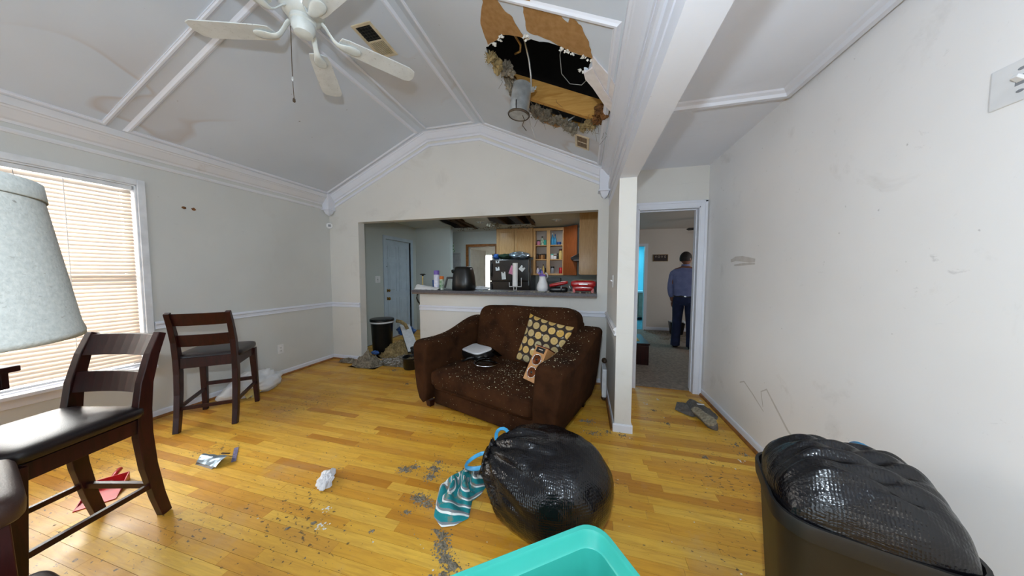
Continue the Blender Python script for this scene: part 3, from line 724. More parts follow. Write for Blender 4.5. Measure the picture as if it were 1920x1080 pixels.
while zz > WZ0+.06:
    o = bpy.data.objects.new('slat', sm); COL.objects.link(o); o.parent = bl; o.location = (random.uniform(-.0008, .0008), 0, zz); o.rotation_euler = (random.uniform(-.001, .001), random.uniform(-.05, .05), 0); zz -= .0305
for yy in (1.18, .76, .2, -.2):
    MB().tube([(.016, yy, WZ1-.04), (.017, yy, 1.2), (.016, yy, WZ0+.04)], .0022, 6).build('ladder_cord', 'white plastic', bl)
MB().tube([(.028, .93, WZ1-.05), (.03, .935, 1.6), (.03, .98, 1.0)], .004, 8).build('tilt_wand', 'white plastic', bl)
MB().tube([(.026, .99, WZ1-.05), (.028, 1.03, 1.6), (.028, 1.07, 1.1), (.028, 1.09, .85)], .0016, 6).build('pull_cord', 'grey plastic', bl)

# outlet / switches
def plate(name, M, label, kind='outlet', parent=None):
    e = empty(name, label=label, cat='outlet' if kind == 'outlet' else 'light switch'); e.matrix_world = M   # local: x across, y up, z out of wall
    MB().box((-.035, -.057, 0), (.035, .057, .006)).build('cover_plate', 'white plastic', e, bevel=.003)
    if kind == 'outlet':
        for dy in (-.02, .02):
            MB().lathe([(.016, .006), (.016, .008), (.014, .009)], 16, T(0, dy, 0)).build('socket', 'grey plastic' if 0 else 'paper white', e)
            MB().box((-.008, dy-.006, .009), (-.005, dy+.006, .0095)).box((.005, dy-.006, .009), (.008, dy+.006, .0095)).box((-.003, dy-.013, .009), (.003, dy-.009, .0095)).build('slot', 'dark void', e)
    else:
        MB().bar((0, 0, .004), (0, .010, .022), .009, .012, (0, 1, 0), .007, .009).build('toggle', 'white plastic', e, bevel=.001)
        MB().box((-.006, -.013, .006), (.006, .013, .0065)).build('slot', 'grey plastic', e)
        for dy in (-.03, .03): MB().lathe([(.004, .006), (.004, .0075), (.001, .008)], 10, T(0, dy, 0)).build('screw', 'grey plastic', e)
    return e
def face(loc, n):
    n = Vector(n); up = Vector((0, 0, 1)); x = up.cross(n)
    return Matrix(((x.x, up.x, n.x, loc[0]), (x.y, up.y, n.y, loc[1]), (x.z, up.z, n.z, loc[2]), (0, 0, 0, 1)))
plate('wall_outlet', face((XL, 2.614, .345), (1, 0, 0)), 'white duplex outlet low on the left wall near the corner')
M_ = face((XR, 1.205, 1.885), (-1, 0, 0)); plate('light_switch', M_ @ Matrix.Diagonal((2.0, 1.08, 1, 1)), 'large white toggle switch plate high on the right wall', 'switch')
plate('light_switch', face((.26, 2.73, 1.235), (-1, 0, 0)), 'small white toggle switch on the side of the post above the chair rail', 'switch')
det = empty('wall_detector', label='small round white detector in the left back corner under the corbel', cat='detector')
det.matrix_world = face((XL+.02, YB-.02, 2.005), Vector((1, -1, 0)).normalized())
MB().lathe([(.044, -.02), (.044, .008), (.036, .016), (.0, .017)], 28).build('housing', 'white plastic', det, autos=40)
MB().cbox((0, 0, .0165), (.034, .034, .006)).build('sensor_window', 'grey plastic', det, bevel=.002)

# ------------------------------------------------------------------ ceiling fan
fan = empty('ceiling_fan', (-1.66, 1.38, CZ), label='white five blade ceiling fan hanging from the flat of the vault', cat='ceiling fan')
MB().lathe([(.075, 0), (.075, -.02), (.06, -.055), (.02, -.07)], 28).build('canopy', 'white enamel', fan, autos=40)
MB().lathe([(.014, -.05), (.014, -.15)], 12).build('downrod', 'white enamel', fan, autos=40)
MB().lathe([(.02, -.12), (.06, -.13), (.105, -.165), (.115, -.22), (.112, -.275), (.085, -.305), (.07, -.315)], 36).build('motor_housing', 'white enamel', fan, autos=40)
sw = MB().lathe([(.062, -.312), (.068, -.318), (.067, -.335), (.060, -.342), (.062, -.35), (.060, -.375), (.047, -.398), (.02, -.406), (.0, -.407)], 32).build('switch_housing', 'white enamel', fan, autos=40)
for k in range(5):
    a = radians(54+72*k); M = RZ(a) @ T(0, 0, .014) @ Matrix.Rotation(radians(-4), 4, 'X')
    P = [(.19, -.052), (.23, -.06), (.45, -.068), (.60, -.070), (.642, -.052), (.654, -.01), (.654, .02), (.642, .055), (.61, .070), (.4, .066), (.23, .058), (.19, .05), (.175, 0)]
    bld = MB().prism(P, -.3955, -.389, M).build('blade', 'dusty white fan blade', fan, bevel=.002)
    ir = MB()
    ir.loft([[M @ Vector((x, w*s1, z+h*s2)) for s1, s2 in ((-1, -.5), (0, -1.2), (1, -.5), (1, .5), (-1, .5))] for x, w, z, h in ((.085, .02, -.315, .012), (.11, .017, -.325, .012), (.15, .015, -.40, .011), (.19, .022, -.409, .009), (.22, .036, -.405, .008), (.26, .042, -.4035, .008), (.29, .034, -.4025, .006), (.305, .012, -.4015, .004))])
    ir.build('blade_iron', 'white enamel', bld, smooth=True, subd=1)
m = MB(); m.tube([(-.060, -.03, -.36), (-.062, -.03, -.55), (-.06, -.03, -.655)], .0022, 6)
ch = m.build('pull_chain', 'brown wire', fan)
MB().lathe([(.001, .014), (.006, .006), (.007, -.006), (.002, -.016)], 10, T(-.06, -.03, -.665)).build('chain_connector', 'galvanized steel', ch)
MB().tube([(-.06, -.03, -.68), (-.055, -.03, -.775)], .0018, 6).build('lower_chain', 'brown wire', ch)
MB().lathe([(.001, .01), (.007, 0), (.008, -.014), (.002, -.02)], 10, T(-.055, -.03, -.785)).build('chain_pull', 'brown wire', ch)

def register(name, P0, ux, uy, nrm, w, h, label, part=True):
    e = empty(name, label=label, cat='air vent')
    ux = Vector(ux).normalized(); uy = Vector(uy).normalized(); nrm = Vector(nrm)
    e.matrix_world = Matrix(((ux.x, uy.x, nrm.x, P0[0]), (ux.y, uy.y, nrm.y, P0[1]), (ux.z, uy.z, nrm.z, P0[2]), (0, 0, 0, 1)))
    f = .022
    MB().box((0, 0, 0), (w, f, .008)).box((0, h-f, 0), (w, h, .008)).box((0, f, 0), (f, h-f, .008)).box((w-f, f, 0), (w, h-f, .008)).box((f, h*.5-.006, 0), (w-f, h*.5+.006, .008)).build('frame', 'yellowed vent plastic', e, bevel=.002)
    MB().box((f, f, .0008), (w-f, h-f, .0015)).build('duct_opening', 'dark void', e)
    return e, f
v1, f = register('ceiling_vent', (-1.71, 1.79, CZ), (1, 0, 0), (0, 1, 0), (0, 0, -1), .17, .32, 'yellowed rectangular ceiling vent on the flat beside the fan')
for k in range(10):
    x = f+.006+k*.0132; MB().box((x, .165, .002), (x+.006, .30, .007)).build('louver', 'yellowed vent plastic', v1)
for k in range(5): MB().box((f, .035+k*.025, .0035), (.148, .0385+k*.025, .006)).build('louver', 'duct filter black', v1)
for k in range(5): MB().box((f+.012+k*.026, f, .0035), (f+.0155+k*.026, .15, .006)).build('louver', 'duct filter black', v1)
x0 = -.105
v2, f = register('ceiling_vent', (x0, 2.72, zc(x0)), (1, 0, -SLP), (0, 1, 0), tuple(nR), .145, .26, 'brown louvered ceiling vent below the torn hole, near the corbel')
for k in range(8):
    x = f+.004+k*.0125; MB().box((x, f, .002), (x+.006, .238, .007)).build('louver', 'dirty vent metal', v2)
v2.children[0].data.materials[0] = MATS['dirty vent metal']

# ------------------------------------------------------------------ floor lamp
lamp = empty('floor_lamp', (-1.135, .1145, 0), label='floor lamp with pale speckled linen drum shade at left edge', cat='lamp')
MB().lathe([(.125, 0), (.125, .012), (.11, .022), (.03, .032), (.014, .05)], 36).build('base', 'espresso wood', lamp, autos=40)
MB().lathe([(.012, .04), (.012, 1.2), (.022, 1.21), (.022, 1.26), (.006, 1.27), (.006, 1.47)], 16).build('pole', 'espresso wood', lamp, autos=40)
zb, zt, rb, rt = 1.1766, 1.4766, .2457, .2085
sh = MB().lathe([(rb, zb), (rb+.0005, zb+.01), (rb-(rb-rt)*.1, zb+.025), (rt+.003, zt-.028), (rt+.002, zt)], 72, cap=False).build('shade', 'speckled linen shade', lamp, smooth=True, solid=-.003)
MB().lathe([(rt+.0065, zt-.03), (rt+.007, zt-.028), (rt+.0045, zt+.002), (rt-.002, zt+.003)], 72, cap=False).build('shade_band', 'speckled linen shade', sh, smooth=True, solid=-.002)
mm = MB()
for k in range(3):
    a = k*2*pi/3; mm.tube([(0, 0, 1.46), (cos(a)*rt*.99, sin(a)*rt*.99, 1.465)], .003, 6)
mm.build('spider', 'brass', sh)

# ------------------------------------------------------------------ counter-height chairs
def make_chair(label, group):
    """origin on floor under the seat centre; +y is the way the sitter faces"""
    t = empty('counter_chair', label=label, cat='chair', group=group)
    MW = 'espresso wood'
    for s in (-1, 1):
        m = MB().sweepbar([(s*.178, -.262, 0), (s*.178, -.236, .12), (s*.178, -.208, .30), (s*.178, -.195, .47), (s*.178, -.198, .60), (s*.178, -.215, .74), (s*.178, -.252, .88), (s*.178, -.292, .985)],
                          [(.036, .042), (.037, .046), (.038, .054), (.038, .060), (.038, .058), (.037, .050), (.036, .042), (.034, .032)])
        m.build('leg', MW, t, bevel=.003)
        MB().bar((s*.190, .200, 0), (s*.178, .178, .56), .034, .034, (0, 1, 0), .05, .05).build('leg', MW, t, bevel=.003)
    for s in (-1, 1): MB().bar((s*.180, -.18, .53), (s*.176, .16, .53), .022, .07).build('apron', MW, t, bevel=.002)
    MB().box((-.165, .168, .495), (.165, .190, .565)).build('apron', MW, t, bevel=.002)
    MB().box((-.165, -.215, .515), (.165, -.193, .60)).build('apron', MW, t, bevel=.002)
    for s in (-1, 1): MB().bar((s*.180, -.222, .19), (s*.184, .19, .205), .020, .026).build('stretcher', MW, t, bevel=.002)
    MB().box((-.176, .179, .235), (.176, .201, .268)).build('stretcher', MW, t, bevel=.002)
    MB().box((-.170, -.232, .172), (.170, -.212, .200)).build('stretcher', MW, t, bevel=.002)
    def slat(z0, z1, y0, y1):
        m = MB(); R = []
        for i in range(9):
            f = i/8; x = -.165+.33*f; bow = -.022*(1-(2*f-1)**2)
            R.append([Vector((x, y0+bow-.009, z0)), Vector((x, y0+bow+.009, z0)), Vector((x, y1+bow+.009, z1)), Vector((x, y1+bow-.009, z1))])
        m.loft(R).build('back_slat', MW, t, bevel=.002)
    slat(.875, .978, -.243, -.283); slat(.695, .795, -.200, -.222)
    def fn(p):
        p.z += .010*(1-(p.x/.22)**2)*(1-(p.y/.21)**2); return p
    MB().sell((0, -.002, .598), (.214, .205, .036), .45, .22, 16, 40, None, fn).build('seat_cushion', 'dark leather', t, smooth=True)
    return t
chB = make_chair('dark wood counter chair standing alone by the left wall, its slatted back to the camera', 'counter chairs')
def put(o, rx, ry, fx, fy):
    """rear-leg midpoint on the floor and facing direction"""
    f = Vector((fx, fy)).normalized(); o.location = (rx+f.x*.262, ry+f.y*.262, 0); o.rotation_euler = (0, 0, math.atan2(-f.x, f.y))
put(chB, -3.045, 1.55, -.30, .35)
chA = copy_tree(chB); chA['label'] = 'dark wood counter chair nearest the lamp, tucked under the table corner'
put(chA, -2.372, .882, .26, -.965)

tb = empty('counter_table', (-2.33, .605, 0), label='dark wood counter-height table, only its corner in view at the left edge', cat='table')
e1 = Vector((-.965, -.26, 0)); e2 = Vector((.26, -.965, 0))
ang = math.atan2(e1.y, e1.x)
tb.rotation_euler = (0, 0, ang)     # local +x along e1, local +y along e2 
MB().box((0, 0, .885), (.9, .9, .91)).build('top', 'espresso wood', tb, bevel=.004)
MB().box((.02, .02, .815), (.88, .04, .885)).box((.02, .86, .815), (.88, .88, .885)).box((.02, .04, .815), (.04, .86, .885)).box((.83, .07, .835), (.85, .83, .885)).build('apron', 'espresso wood', tb, bevel=.002)
MB().box((.37, .37, .05), (.53, .53, .885)).build('pedestal', 'espresso wood', tb, bevel=.004)
MB().box((.2, .2, 0), (.7, .7, .05)).build('base', 'espresso wood', tb, bevel=.006)

stl = empty('counter_stool', (-1.90, .255, 0), rz=radians(-12), label='backless dark leather counter stool at the left edge, nearer than the chair', cat='stool')
MB().sell((0, 0, .585), (.225, .215, .052), .42, .25, 16, 40).build('seat_cushion', 'brown leather', stl, smooth=True)
for sx in (-1, 1):
    for sy in (-1, 1): MB().bar((sx*.185, sy*.175, 0), (sx*.17, sy*.16, .55), .042, .042, (0, 1, 0), .05, .05).build('leg', 'espresso wood', stl, bevel=.003)
for sx in (-1, 1): MB().cbox((sx*.172, 0, .49), (.022, .29, .09)).build('apron', 'espresso wood', stl, bevel=.002)
for sy in (-1, 1): MB().cbox((0, sy*.162, .49), (.30, .022, .09)).build('apron', 'espresso wood', stl, bevel=.002)
for sx in (-1, 1): MB().cbox((sx*.18, 0, .2), (.02, .30, .026)).build('stretcher', 'espresso wood', stl, bevel=.002)
for sy in (-1, 1): MB().cbox((0, sy*.17, .25), (.32, .02, .03)).build('stretcher', 'espresso wood', stl, bevel=.002)
ot = empty('ottoman', (-1.40, .27, 0), rz=radians(-2), label='low brown leather ottoman at the bottom left edge of the photo', cat='ottoman')
MB().sell((0, 0, .385), (.19, .145, .035), .35, .2, 14, 36).build('cushion', 'brown leather', ot, smooth=True)
MB().box((-.17, -.13, .06), (.17, .13, .36)).build('body', 'brown leather', ot, bevel=.01)
for sx in (-1, 1):
    for sy in (-1, 1): MB().cbox((sx*.14, sy*.10, .03), (.04, .04, .06)).build('leg', 'espresso wood', ot)

# ------------------------------------------------------------------ cuddle sofa
sofa = empty('loveseat', (-.86, 2.148, 0), rz=radians(-18.3), label='wide dark brown upholstered loveseat covered in debris flecks', cat='sofa')
FB = 'brown chenille'
MB().box((-.56, .02, .055), (.56, .88, .205)).build('skirt', FB, sofa, bevel=.018, seg=3, autos=40)
MB().sell((0, .36, .232), (.552, .375, .038), .5, .12, 12, 48).build('deck', FB, sofa, smooth=True)
def seatfn(p):
    f = max(0, 1-(p.x/.56)**2)*max(0, 1-(p.y/.40)**2)
    if p.z > 0: p.z += .025*f-.02*math.exp(-((p.x-.05)**2+(p.y+.05)**2)/.05)
    if p.y < -.2: p.z -= .02*max(0, p.x)/.55
    p.z += .006*nz(p, 6, 3); return p
MB().sell((0, .33, .325), (.552, .385, .085), .33, .14, 26, 72, None, seatfn).build('seat_cushion', FB, sofa, smooth=True)
Mb = T(.06, .72, .667) @ Matrix.Rotation(radians(-9), 4, 'X')
def backfn(p):
    k = abs(p.x)/.58
    if p.z > 0: p.z += .05*k**4-.018+.016*p.x/.58
    p.y -= .05*max(0, 1-k**2)*max(0, 1-(p.z/.33)**2)*(1 if p.y < 0 else 0)
    p.z += .008*nz(p, 5, 8); return p
MB().sell((0, 0, 0), (.575, .105, .315), .42, .16, 30, 72, Mb, backfn).build('back_cushion', FB, sofa, smooth=True)
MB().box((-.58, .80, .055), (.62, .93, .84)).build('back_frame', FB, sofa, bevel=.04, seg=4, autos=50)
for s in (-1, 1):
    R = []
    prof = [(-.035, .60, .05), (-.05, .635, .02), (-.035, .660, .008), (0, .668, 0), (.08, .664, 0), (.2, .662, 0), (.34, .675, 0), (.48, .71, 0), (.62, .765, 0), (.76, .80, 0), (.88, .805, 0), (.925, .79, .01), (.935, .76, .03)]
    for t_, h, sh_ in prof:
        fr = max(0, .12-t_)*.35
        ex = .035 if s > 0 else 0; xi0, xo0, xi1, xo1 = .535+sh_, .712-sh_+ex*.6, .555+sh_+ex*.3, .768-sh_+ex
        zb_ = .062
        rr = .055
        pts = [(xi0, zb_), (xo0, zb_), (xo0+(xo1-xo0)*.5, zb_+(h-zb_)*.5), (xo1-.004, h-rr)]
        for k in range(1, 6):
            a = k/6*pi/2; pts.append((xo1-rr+cos(a)*rr, h-rr+sin(a)*rr))
        for k in range(1, 6):
            a = pi/2+k/6*pi/2; pts.append((xi1+rr+cos(a)*rr, h-rr+sin(a)*rr))
        pts += [(xi1, h-rr), (xi0+(xi1-xi0)*.5, zb_+(h-zb_)*.5)]
        R.append([Vector((s*x, t_+.025*(1-((z-.36)/.36)**2)*(-1 if t_ < 0 else 0), z)) for x, z in pts])
    MB().loft(R).build('arm', FB, sofa, smooth=True, subd=1)
for sx, ty in ((-.64, .05), (.62, .06), (-.62, .86), (.62, .86)):
    MB().bar((sx, ty, 0), (sx, ty, .066), .05, .05, (0, 1, 0), .066, .066).build('leg', 'espresso wood', sofa, bevel=.002)
SM = Matrix.LocRotScale(sofa.location, sofa.rotation_euler, None)
def on_sofa(e, s, t_, z): e.location = SM @ Vector((s, t_, z)); return e

# disc-pattern cushion
cu = empty('throw_cushion', label='square dark cushion with gold discs leaning on the loveseat back', cat='cushion')
ux = Vector((.44, .0, -.085)).normalized(); uy = Vector((.18, .14, .42)); uy = (uy-ux*uy.dot(ux)).normalized(); un = ux.cross(uy)
Mc = SM @ Matrix(((ux.x, uy.x, un.x, .34), (ux.y, uy.y, un.y, .565), (ux.z, uy.z, un.z, .645), (0, 0, 0, 1)))
cu.matrix_world = Mc
N = 28
def cfn(side):
    def f(u, v):
        x, y = u*2-1, v*2-1
        e = (max(0, 1-x*x)**.5)*(max(0, 1-y*y)**.5)
        pin = 1-.06*(1-x*x)*abs(y)-.0; pin2 = 1-.06*(1-y*y)*abs(x)
        return Vector((x*.235*pin2, y*.235*pin, side*.062*e**.8+.004*nz((x*2, y*2, side), 1.5)))
    return f
def uvgrid(o, nu, nv):
    l = o.data.uv_layers.new(name='UVMap')
    for lp in o.data.loops:
        i = lp.vertex_index % (nu*nv); l.data[lp.index].uv = ((i//nv)/(nu-1), (i % nv)/(nv-1))
o = MB().grid(cfn(1), N, N).grid(cfn(-1), N, N).build('cover', 'gold disc cushion fabric', cu, smooth=True); uvgrid(o, N, N)
pp = [cfn(0)(a, b) for a, b in [(k/20, 0) for k in range(20)]+[(1, k/20) for k in range(20)]+[(1-k/20, 1) for k in range(20)]+[(0, 1-k/20) for k in range(21)]]
MB().tube(pp, .004, 6).build('piping', 'brown chenille', cu, smooth=True)

# wooden twin-driver speaker wedged by the right arm
sp = empty('bookshelf_speaker', label='small wooden speaker with two copper cones propped on the loveseat', cat='speaker')
lx = Vector((.95, -.22, -.08)).normalized(); ly = Vector((-.10, .50, .84)); ly = (ly-lx*ly.dot(lx)).normalized(); ln = lx.cross(ly)
sp.matrix_world = SM @ Matrix(((lx.x, ly.x, ln.x, .335), (lx.y, ly.y, ln.y, .19), (lx.z, ly.z, ln.z, .435), (0, 0, 0, 1))) @ Matrix.Scale(1.1, 4)
MB().box((0, 0, -.105), (.115, .268, 0)).build('cabinet', 'oak speaker cabinet', sp, bevel=.003)
MB().box((-.002, .268, -.107), (.117, .276, .002)).build('top_cap', 'mahogany speaker top', sp, bevel=.002)
MB().box((.047, .276, -.085), (.068, .2785, -.02)).build('top_strip', 'black plastic', sp)
MB().lathe([(.010, 0), (.010, .004), (.007, .005)], 12, T(.0575, .276, -.02) @ Matrix.Rotation(radians(-90), 4, 'X')).build('knob', 'chrome', sp)
MB().box((.018, .222, 0), (.097, .262, .003)).build('label_plate', 'black glass', sp)
MB().box((.038, .243, .003), (.078, .249, .0036)).build('plate_lettering', 'letter cream', sp)
for yy in (.165, .065):
    tmp = MB().lathe([(.042, .0), (.043, .005), (.040, .007), (.037, .004)], 32, T(.0575, yy, 0), cap=False).build('driver_ring', 'chrome', sp, smooth=True)
    MB().lathe([(.037, .004), (.034, .002), (.016, -.0), (.0, .0005)], 32, T(.0575, yy, .001)).build('driver_cone', 'copper cone', tmp, smooth=True)
    MB().sell((.0575, yy, .002), (.012, .012, .009), 1, 1, 10, 16).build('dust_cap', 'black glass', tmp, smooth=True)

# electric skillet and glass lid on the seat
sk = empty('electric_skillet', label='black electric grill pan with pale plate lying on the seat left side', cat='appliance')
sk.matrix_world = SM @ T(-.40, .50, .428) @ Matrix.Rotation(radians(-14), 4, 'Z') @ Matrix.Rotation(radians(6), 4, 'X') @ Matrix.Scale(1.3, 4)
MB().sell((0, 0, .025), (.135, .10, .028), .35, .4, 14, 40).build('body', 'black plastic', sk, smooth=True)
MB().sell((-.01, -.005, .056), (.125, .088, .008), .4, .45, 10, 40).build('plate', 'pitcher white', sk, smooth=True)
MB().tube([(.09, -.07, .03), (.05, -.13, .03), (.02, -.155, .01), (-.02, -.165, -.012)], .009, 8).build('handle', 'black plastic', sk, smooth=True)
MB().loft([[Vector((.02+x*.5, .06+y, .062+x*.1)) for x, y in ((0, 0), (.02, .03))], [Vector((.22+x*.5, .03+y, .03+x*.1)) for x, y in ((0, 0), (.02, .03))]], cap=False, closed=False).build('plastic_sleeve', 'lid glass', sk, solid=.002)
gl = empty('glass_lid', label='round glass pot lid lying flat on the seat centre', cat='lid')
gl.matrix_world = SM @ T(-.15, .31, .438) @ Matrix.Rotation(radians(-4), 4, 'X') @ Matrix.Scale(1.35, 4)
MB().lathe([(.082, 0), (.075, .012), (.05, .026), (.02, .032), (.0, .033)], 40, cap=False).build('dome', 'lid glass', gl, smooth=True)
MB().lathe([(.086, -.003), (.087, .002), (.082, .004), (.081, -.003)], 40, cap=False).build('rim', 'chrome', gl, smooth=True)
MB().lathe([(.006, .03), (.006, .045), (.016, .05), (.014, .058), (.0, .06)], 16).build('knob', 'black plastic', gl, smooth=True)
pf = MB().chunk((0, 0, 0), .02, .4).chunk((.012, .01, 0), .013, .4).build('plaster_chip', 'white fleck'); tag(pf, 'white plaster chip on the seat at the cushion corner', 'plaster chip')
pf.location = SM @ Vector((-.085, .59, .435))

# ------------------------------------------------------------------ bags, tote and bin in the foreground
def smooth_sell_bag(c, r, seed, neck, flat=.0, amp=.03, nu=56, nv=96):
    mb = MB(); nk = Vector(neck).normalized()
    def fn(p):
        d = p.normalized(); k = d.dot(nk)
        ax = (d-nk*k); an = math.atan2(ax.z, ax.x*nk.y-ax.y*nk.x)
        w = max(0, k-.1)
        rad = p.length*(1+amp*2.2*nz(d, 1.6, seed)+amp*1.2*abs(nz(d, 4.0, seed+1)))
        rad *= 1+.16*max(0, k-.55)**1.2*2
        rad *= 1+w*.055*sin(an*11+3*nz(d, 2, seed))+w*.03*sin(an*23)
        rad *= 1-.02*max(0, nz(d, 8, seed+2))
        q = d*rad
        if q.z < -c[2]+.002: q.z = -c[2]+.002+.0*q.z
        return q
    mb.sell(c, r, 1, 1, nu, nv, None, fn); return mb
bag = empty('garbage_bag', (-.16, 1.42, 0), label='full black garbage bag slumped on the floor before the loveseat', cat='garbage bag')
bagmb = smooth_sell_bag((0, 0, .215), (.315, .29, .245), 4, (-.85, -.05, .35))
bagmb.build('bag_body', 'black bin liner', bag, smooth=True)
R = []
nk = Vector((-.9, -.05, .28)).normalized(); a1 = nk.cross(Vector((0, 0, 1))).normalized(); a2 = a1.cross(nk)
for t_, rr in ((0, .10), (.03, .075), (.06, .055), (.09, .062), (.115, .08)):
    R.append([Vector((-.24, -.02, .27))+nk*t_+(a1*cos(b)+a2*sin(b))*rr*(1+.22*sin(b*7+t_*30)+.1*sin(b*13)) for b in [k*2*pi/56 for k in range(56)]])
MB().loft(R, cap=False).build('gathered_neck', 'black bin liner', bag, smooth=True, solid=.002)
def strap(pts, w, mat, parent, name, up=(0, 0, 1)):
    mb = MB(); pts = [Vector(p) for p in pts]; n = len(pts); V = []
    for i, p in enumerate(pts):
        d = (pts[min(i+1, n-1)]-pts[max(i-1, 0)]).normalized(); s_ = d.cross(Vector(up))
        s_ = s_.normalized() if s_.length > .05 else Vector((0, 1, 0)); V += [p-s_*w/2, p+s_*w/2]
    mb.add(V, [(2*i, 2*i+1, 2*i+3, 2*i+2) for i in range(n-1)]); return mb.build(name, mat, parent, smooth=True, solid=.0015, subd=1)
strap([(-.33, -.02, .25), (-.40, -.03, .22), (-.47, .0, .19), (-.51, .05, .165), (-.50, .12, .16), (-.44, .14, .20), (-.35, .08, .25)], .026, 'blue drawstring plastic', bag, 'drawstring', (.15, -.75, .65))
strap([(-.29, .05, .31), (-.335, .10, .335), (-.34, .15, .355), (-.305, .175, .36), (-.265, .15, .355), (-.25, .09, .34)], .026, 'blue drawstring plastic', bag, 'drawstring', (.15, -.75, .65))

def rrect(w, d, r, n=7):
    P = []
    for cx, cy, a0 in ((w/2-r, d/2-r, 0), (-w/2+r, d/2-r, pi/2), (-w/2+r, -d/2+r, pi), (w/2-r, -d/2+r, 1.5*pi)):
        for k in range(n): a = a0+k/(n-1)*pi/2; P.append((cx+cos(a)*r, cy+sin(a)*r))
    return P
def ring(w, d, r, z): return [Vector((x, y, z)) for x, y in rrect(w, d, r)]
u = Vector((-.81, -.586)); v = Vector((.586, -.81)); w_, d_ = .60, .43
cen = Vector((.055, 1.005))+u*w_/2+v*d_/2
tote = empty('storage_tote', (cen.x, cen.y, 0), rz=math.atan2(u.y, u.x), label='open teal plastic storage tote at the bottom centre of the photo', cat='storage tote')
H = .42
MB().loft([ring(.50, .33, .05, .0), ring(.505, .335, .05, .012), ring(.555, .385, .06, H-.05), ring(.557, .387, .06, H-.045), ring(.575, .405, .066, H-.04), ring(.578, .408, .066, H-.008), ring(.600, .430, .075, H-.008), ring(.602, .432, .075, H-.001), ring(.596, .426, .074, H+.002), ring(.568, .398, .066, H+.001), ring(.560, .390, .064, H-.008), ring(.545, .375, .06, H-.045), ring(.535, .365, .055, H-.05), ring(.50, .33, .05, .016), ring(.40, .25, .04, .012)]).build('body', 'teal plastic', tote, autos=35)
for s in (-1, 1):
    m = MB(); R = []
    for k in range(13):
        a = -pi/2+pi*k/12; R.append((sin(a)*.13, cos(a)*.05))
    m.tube([(p[0], s*(.186-.0), H-.09-p[1]) for p in R], .005, 6); m.build('grip_rib', 'teal plastic', tote, smooth=True)
    m = MB().tube([(s*.262, -.11, H-.13), (s*.264, -.09, H-.10), (s*.267, -.05, H-.085), (s*.267, .05, H-.085), (s*.264, .09, H-.10), (s*.262, .11, H-.13)], .006, 6); m.build('grip_rib', 'teal plastic', tote, smooth=True)

u = Vector((.955, -.297)); v = Vector((.297, .955)); w_, d_ = .41, .40
cen = Vector((.575, .975))+u*w_/2+v*d_/2
bn = empty('trash_bin', (cen.x, cen.y, 0), rz=math.atan2(u.y, u.x), label='big black plastic bin with a bulging liner against right wall', cat='trash bin')
H = .58
MB().loft([ring(.30, .29, .06, 0), ring(.305, .295, .06, .01), ring(.378, .365, .08, H-.06), ring(.380, .368, .08, H-.055), ring(.405, .395, .09, H-.05), ring(.41, .40, .09, H-.01), ring(.406, .396, .09, H), ring(.39, .38, .085, H), ring(.37, .36, .08, H-.05), ring(.29, .28, .06, .02)]).build('body', 'matte black plastic', bn, autos=35)
def linerfn(x, y, pa, pb):
    ex = max(0, 1-abs(pa)**3); ey = max(0, 1-abs(pb)**3); f = (ex*ey)**.6
    z = H-.004+.155*f**.8+.03*f*nz((x, y, 0), 5, 21)
    t_ = x*.75+y*.66; z += f*(.010*sin(y*70+x*18+4*nz((x, y, 1), 5, 2))+.006*sin(y*150-x*30+3*nz((x, y, 3), 7, 4)))
    z += f*.02*max(0, nz((x*1.2, y*.6, 2), 9, 11)); return z
mb = MB(); n = 90
def lf(a, b):
    # polar-like map onto rounded rectangle for a clean edge
    x, y = (a*2-1), (b*2-1); fx = x*math.sqrt(1-y*y*.28); fy = y*math.sqrt(1-x*x*.28)
    X, Y = fx*.201, fy*.197
    e = max(abs(x), abs(y)); z = linerfn(X, Y, x, y)
    if e > .985: z -= .006
    return Vector((X, Y, z))
mb.grid(lf, n, n); mb.build('liner', 'stretched bin liner', bn, smooth=True)
strap([(.04, .12, .72), (.07, .165, .71), (.11, .185, .69), (.15, .175, .665), (.18, .14, .635), (.19, .10, .605)], .016, 'blue drawstring plastic', bn, 'drawstring', (0, 1, .3))
strap([(.06, .14, .71), (.10, .16, .69), (.14, .15, .67), (.172, .12, .64)], .010, 'blue drawstring plastic', bn, 'drawstring', (0, 1, .3))

# ------------------------------------------------------------------ things dropped on the floor
def sheet(nu, nv, fn): return MB().grid(fn, nu, nv)
cl = MB()
OUT = [(-.80, 1.37), (-.835, 1.47), (-.80, 1.57), (-.74, 1.655), (-.63, 1.70), (-.55, 1.62), (-.57, 1.47), (-.60, 1.42), (-.575, 1.31), (-.63, 1.25), (-.69, 1.225), (-.76, 1.27)]
cx, cy = -.69, 1.44
def cloth(a, b):
    th = b*2*pi; k = th/(2*pi)*len(OUT); i = int(k) % len(OUT); f = k-int(k)
    p = Vector(OUT[i])*(1-f)+Vector(OUT[(i+1) % len(OUT)])*f
    x = cx+(p.x-cx)*a; yv = cy+(p.y-cy)*a
    z = .012+.06*(1-a**2.2)*(.55+.45*sin(x*55+yv*30+5*nz((x, yv, 0), 7, 3)))+.028*(1-a**3)*nz((x, yv, 1), 22, 5)
    if a > .999: z = .003
    return Vector((x, yv, max(.003, z)))
o = sheet(26, 90, cloth).build('striped_cloth', 'teal striped fleece', None, smooth=True, solid=0)
l = o.data.uv_layers.new(name='UVMap')
for lp in o.data.loops:
    p = o.data.vertices[lp.vertex_index].co; l.data[lp.index].uv = ((p.x*.6+p.y*.8)*3.5+p.z*9+.5*nz(p, 6, 2), p.y*3)
tag(o, 'crumpled teal, white and grey striped cloth dirty on the floor', 'cloth')

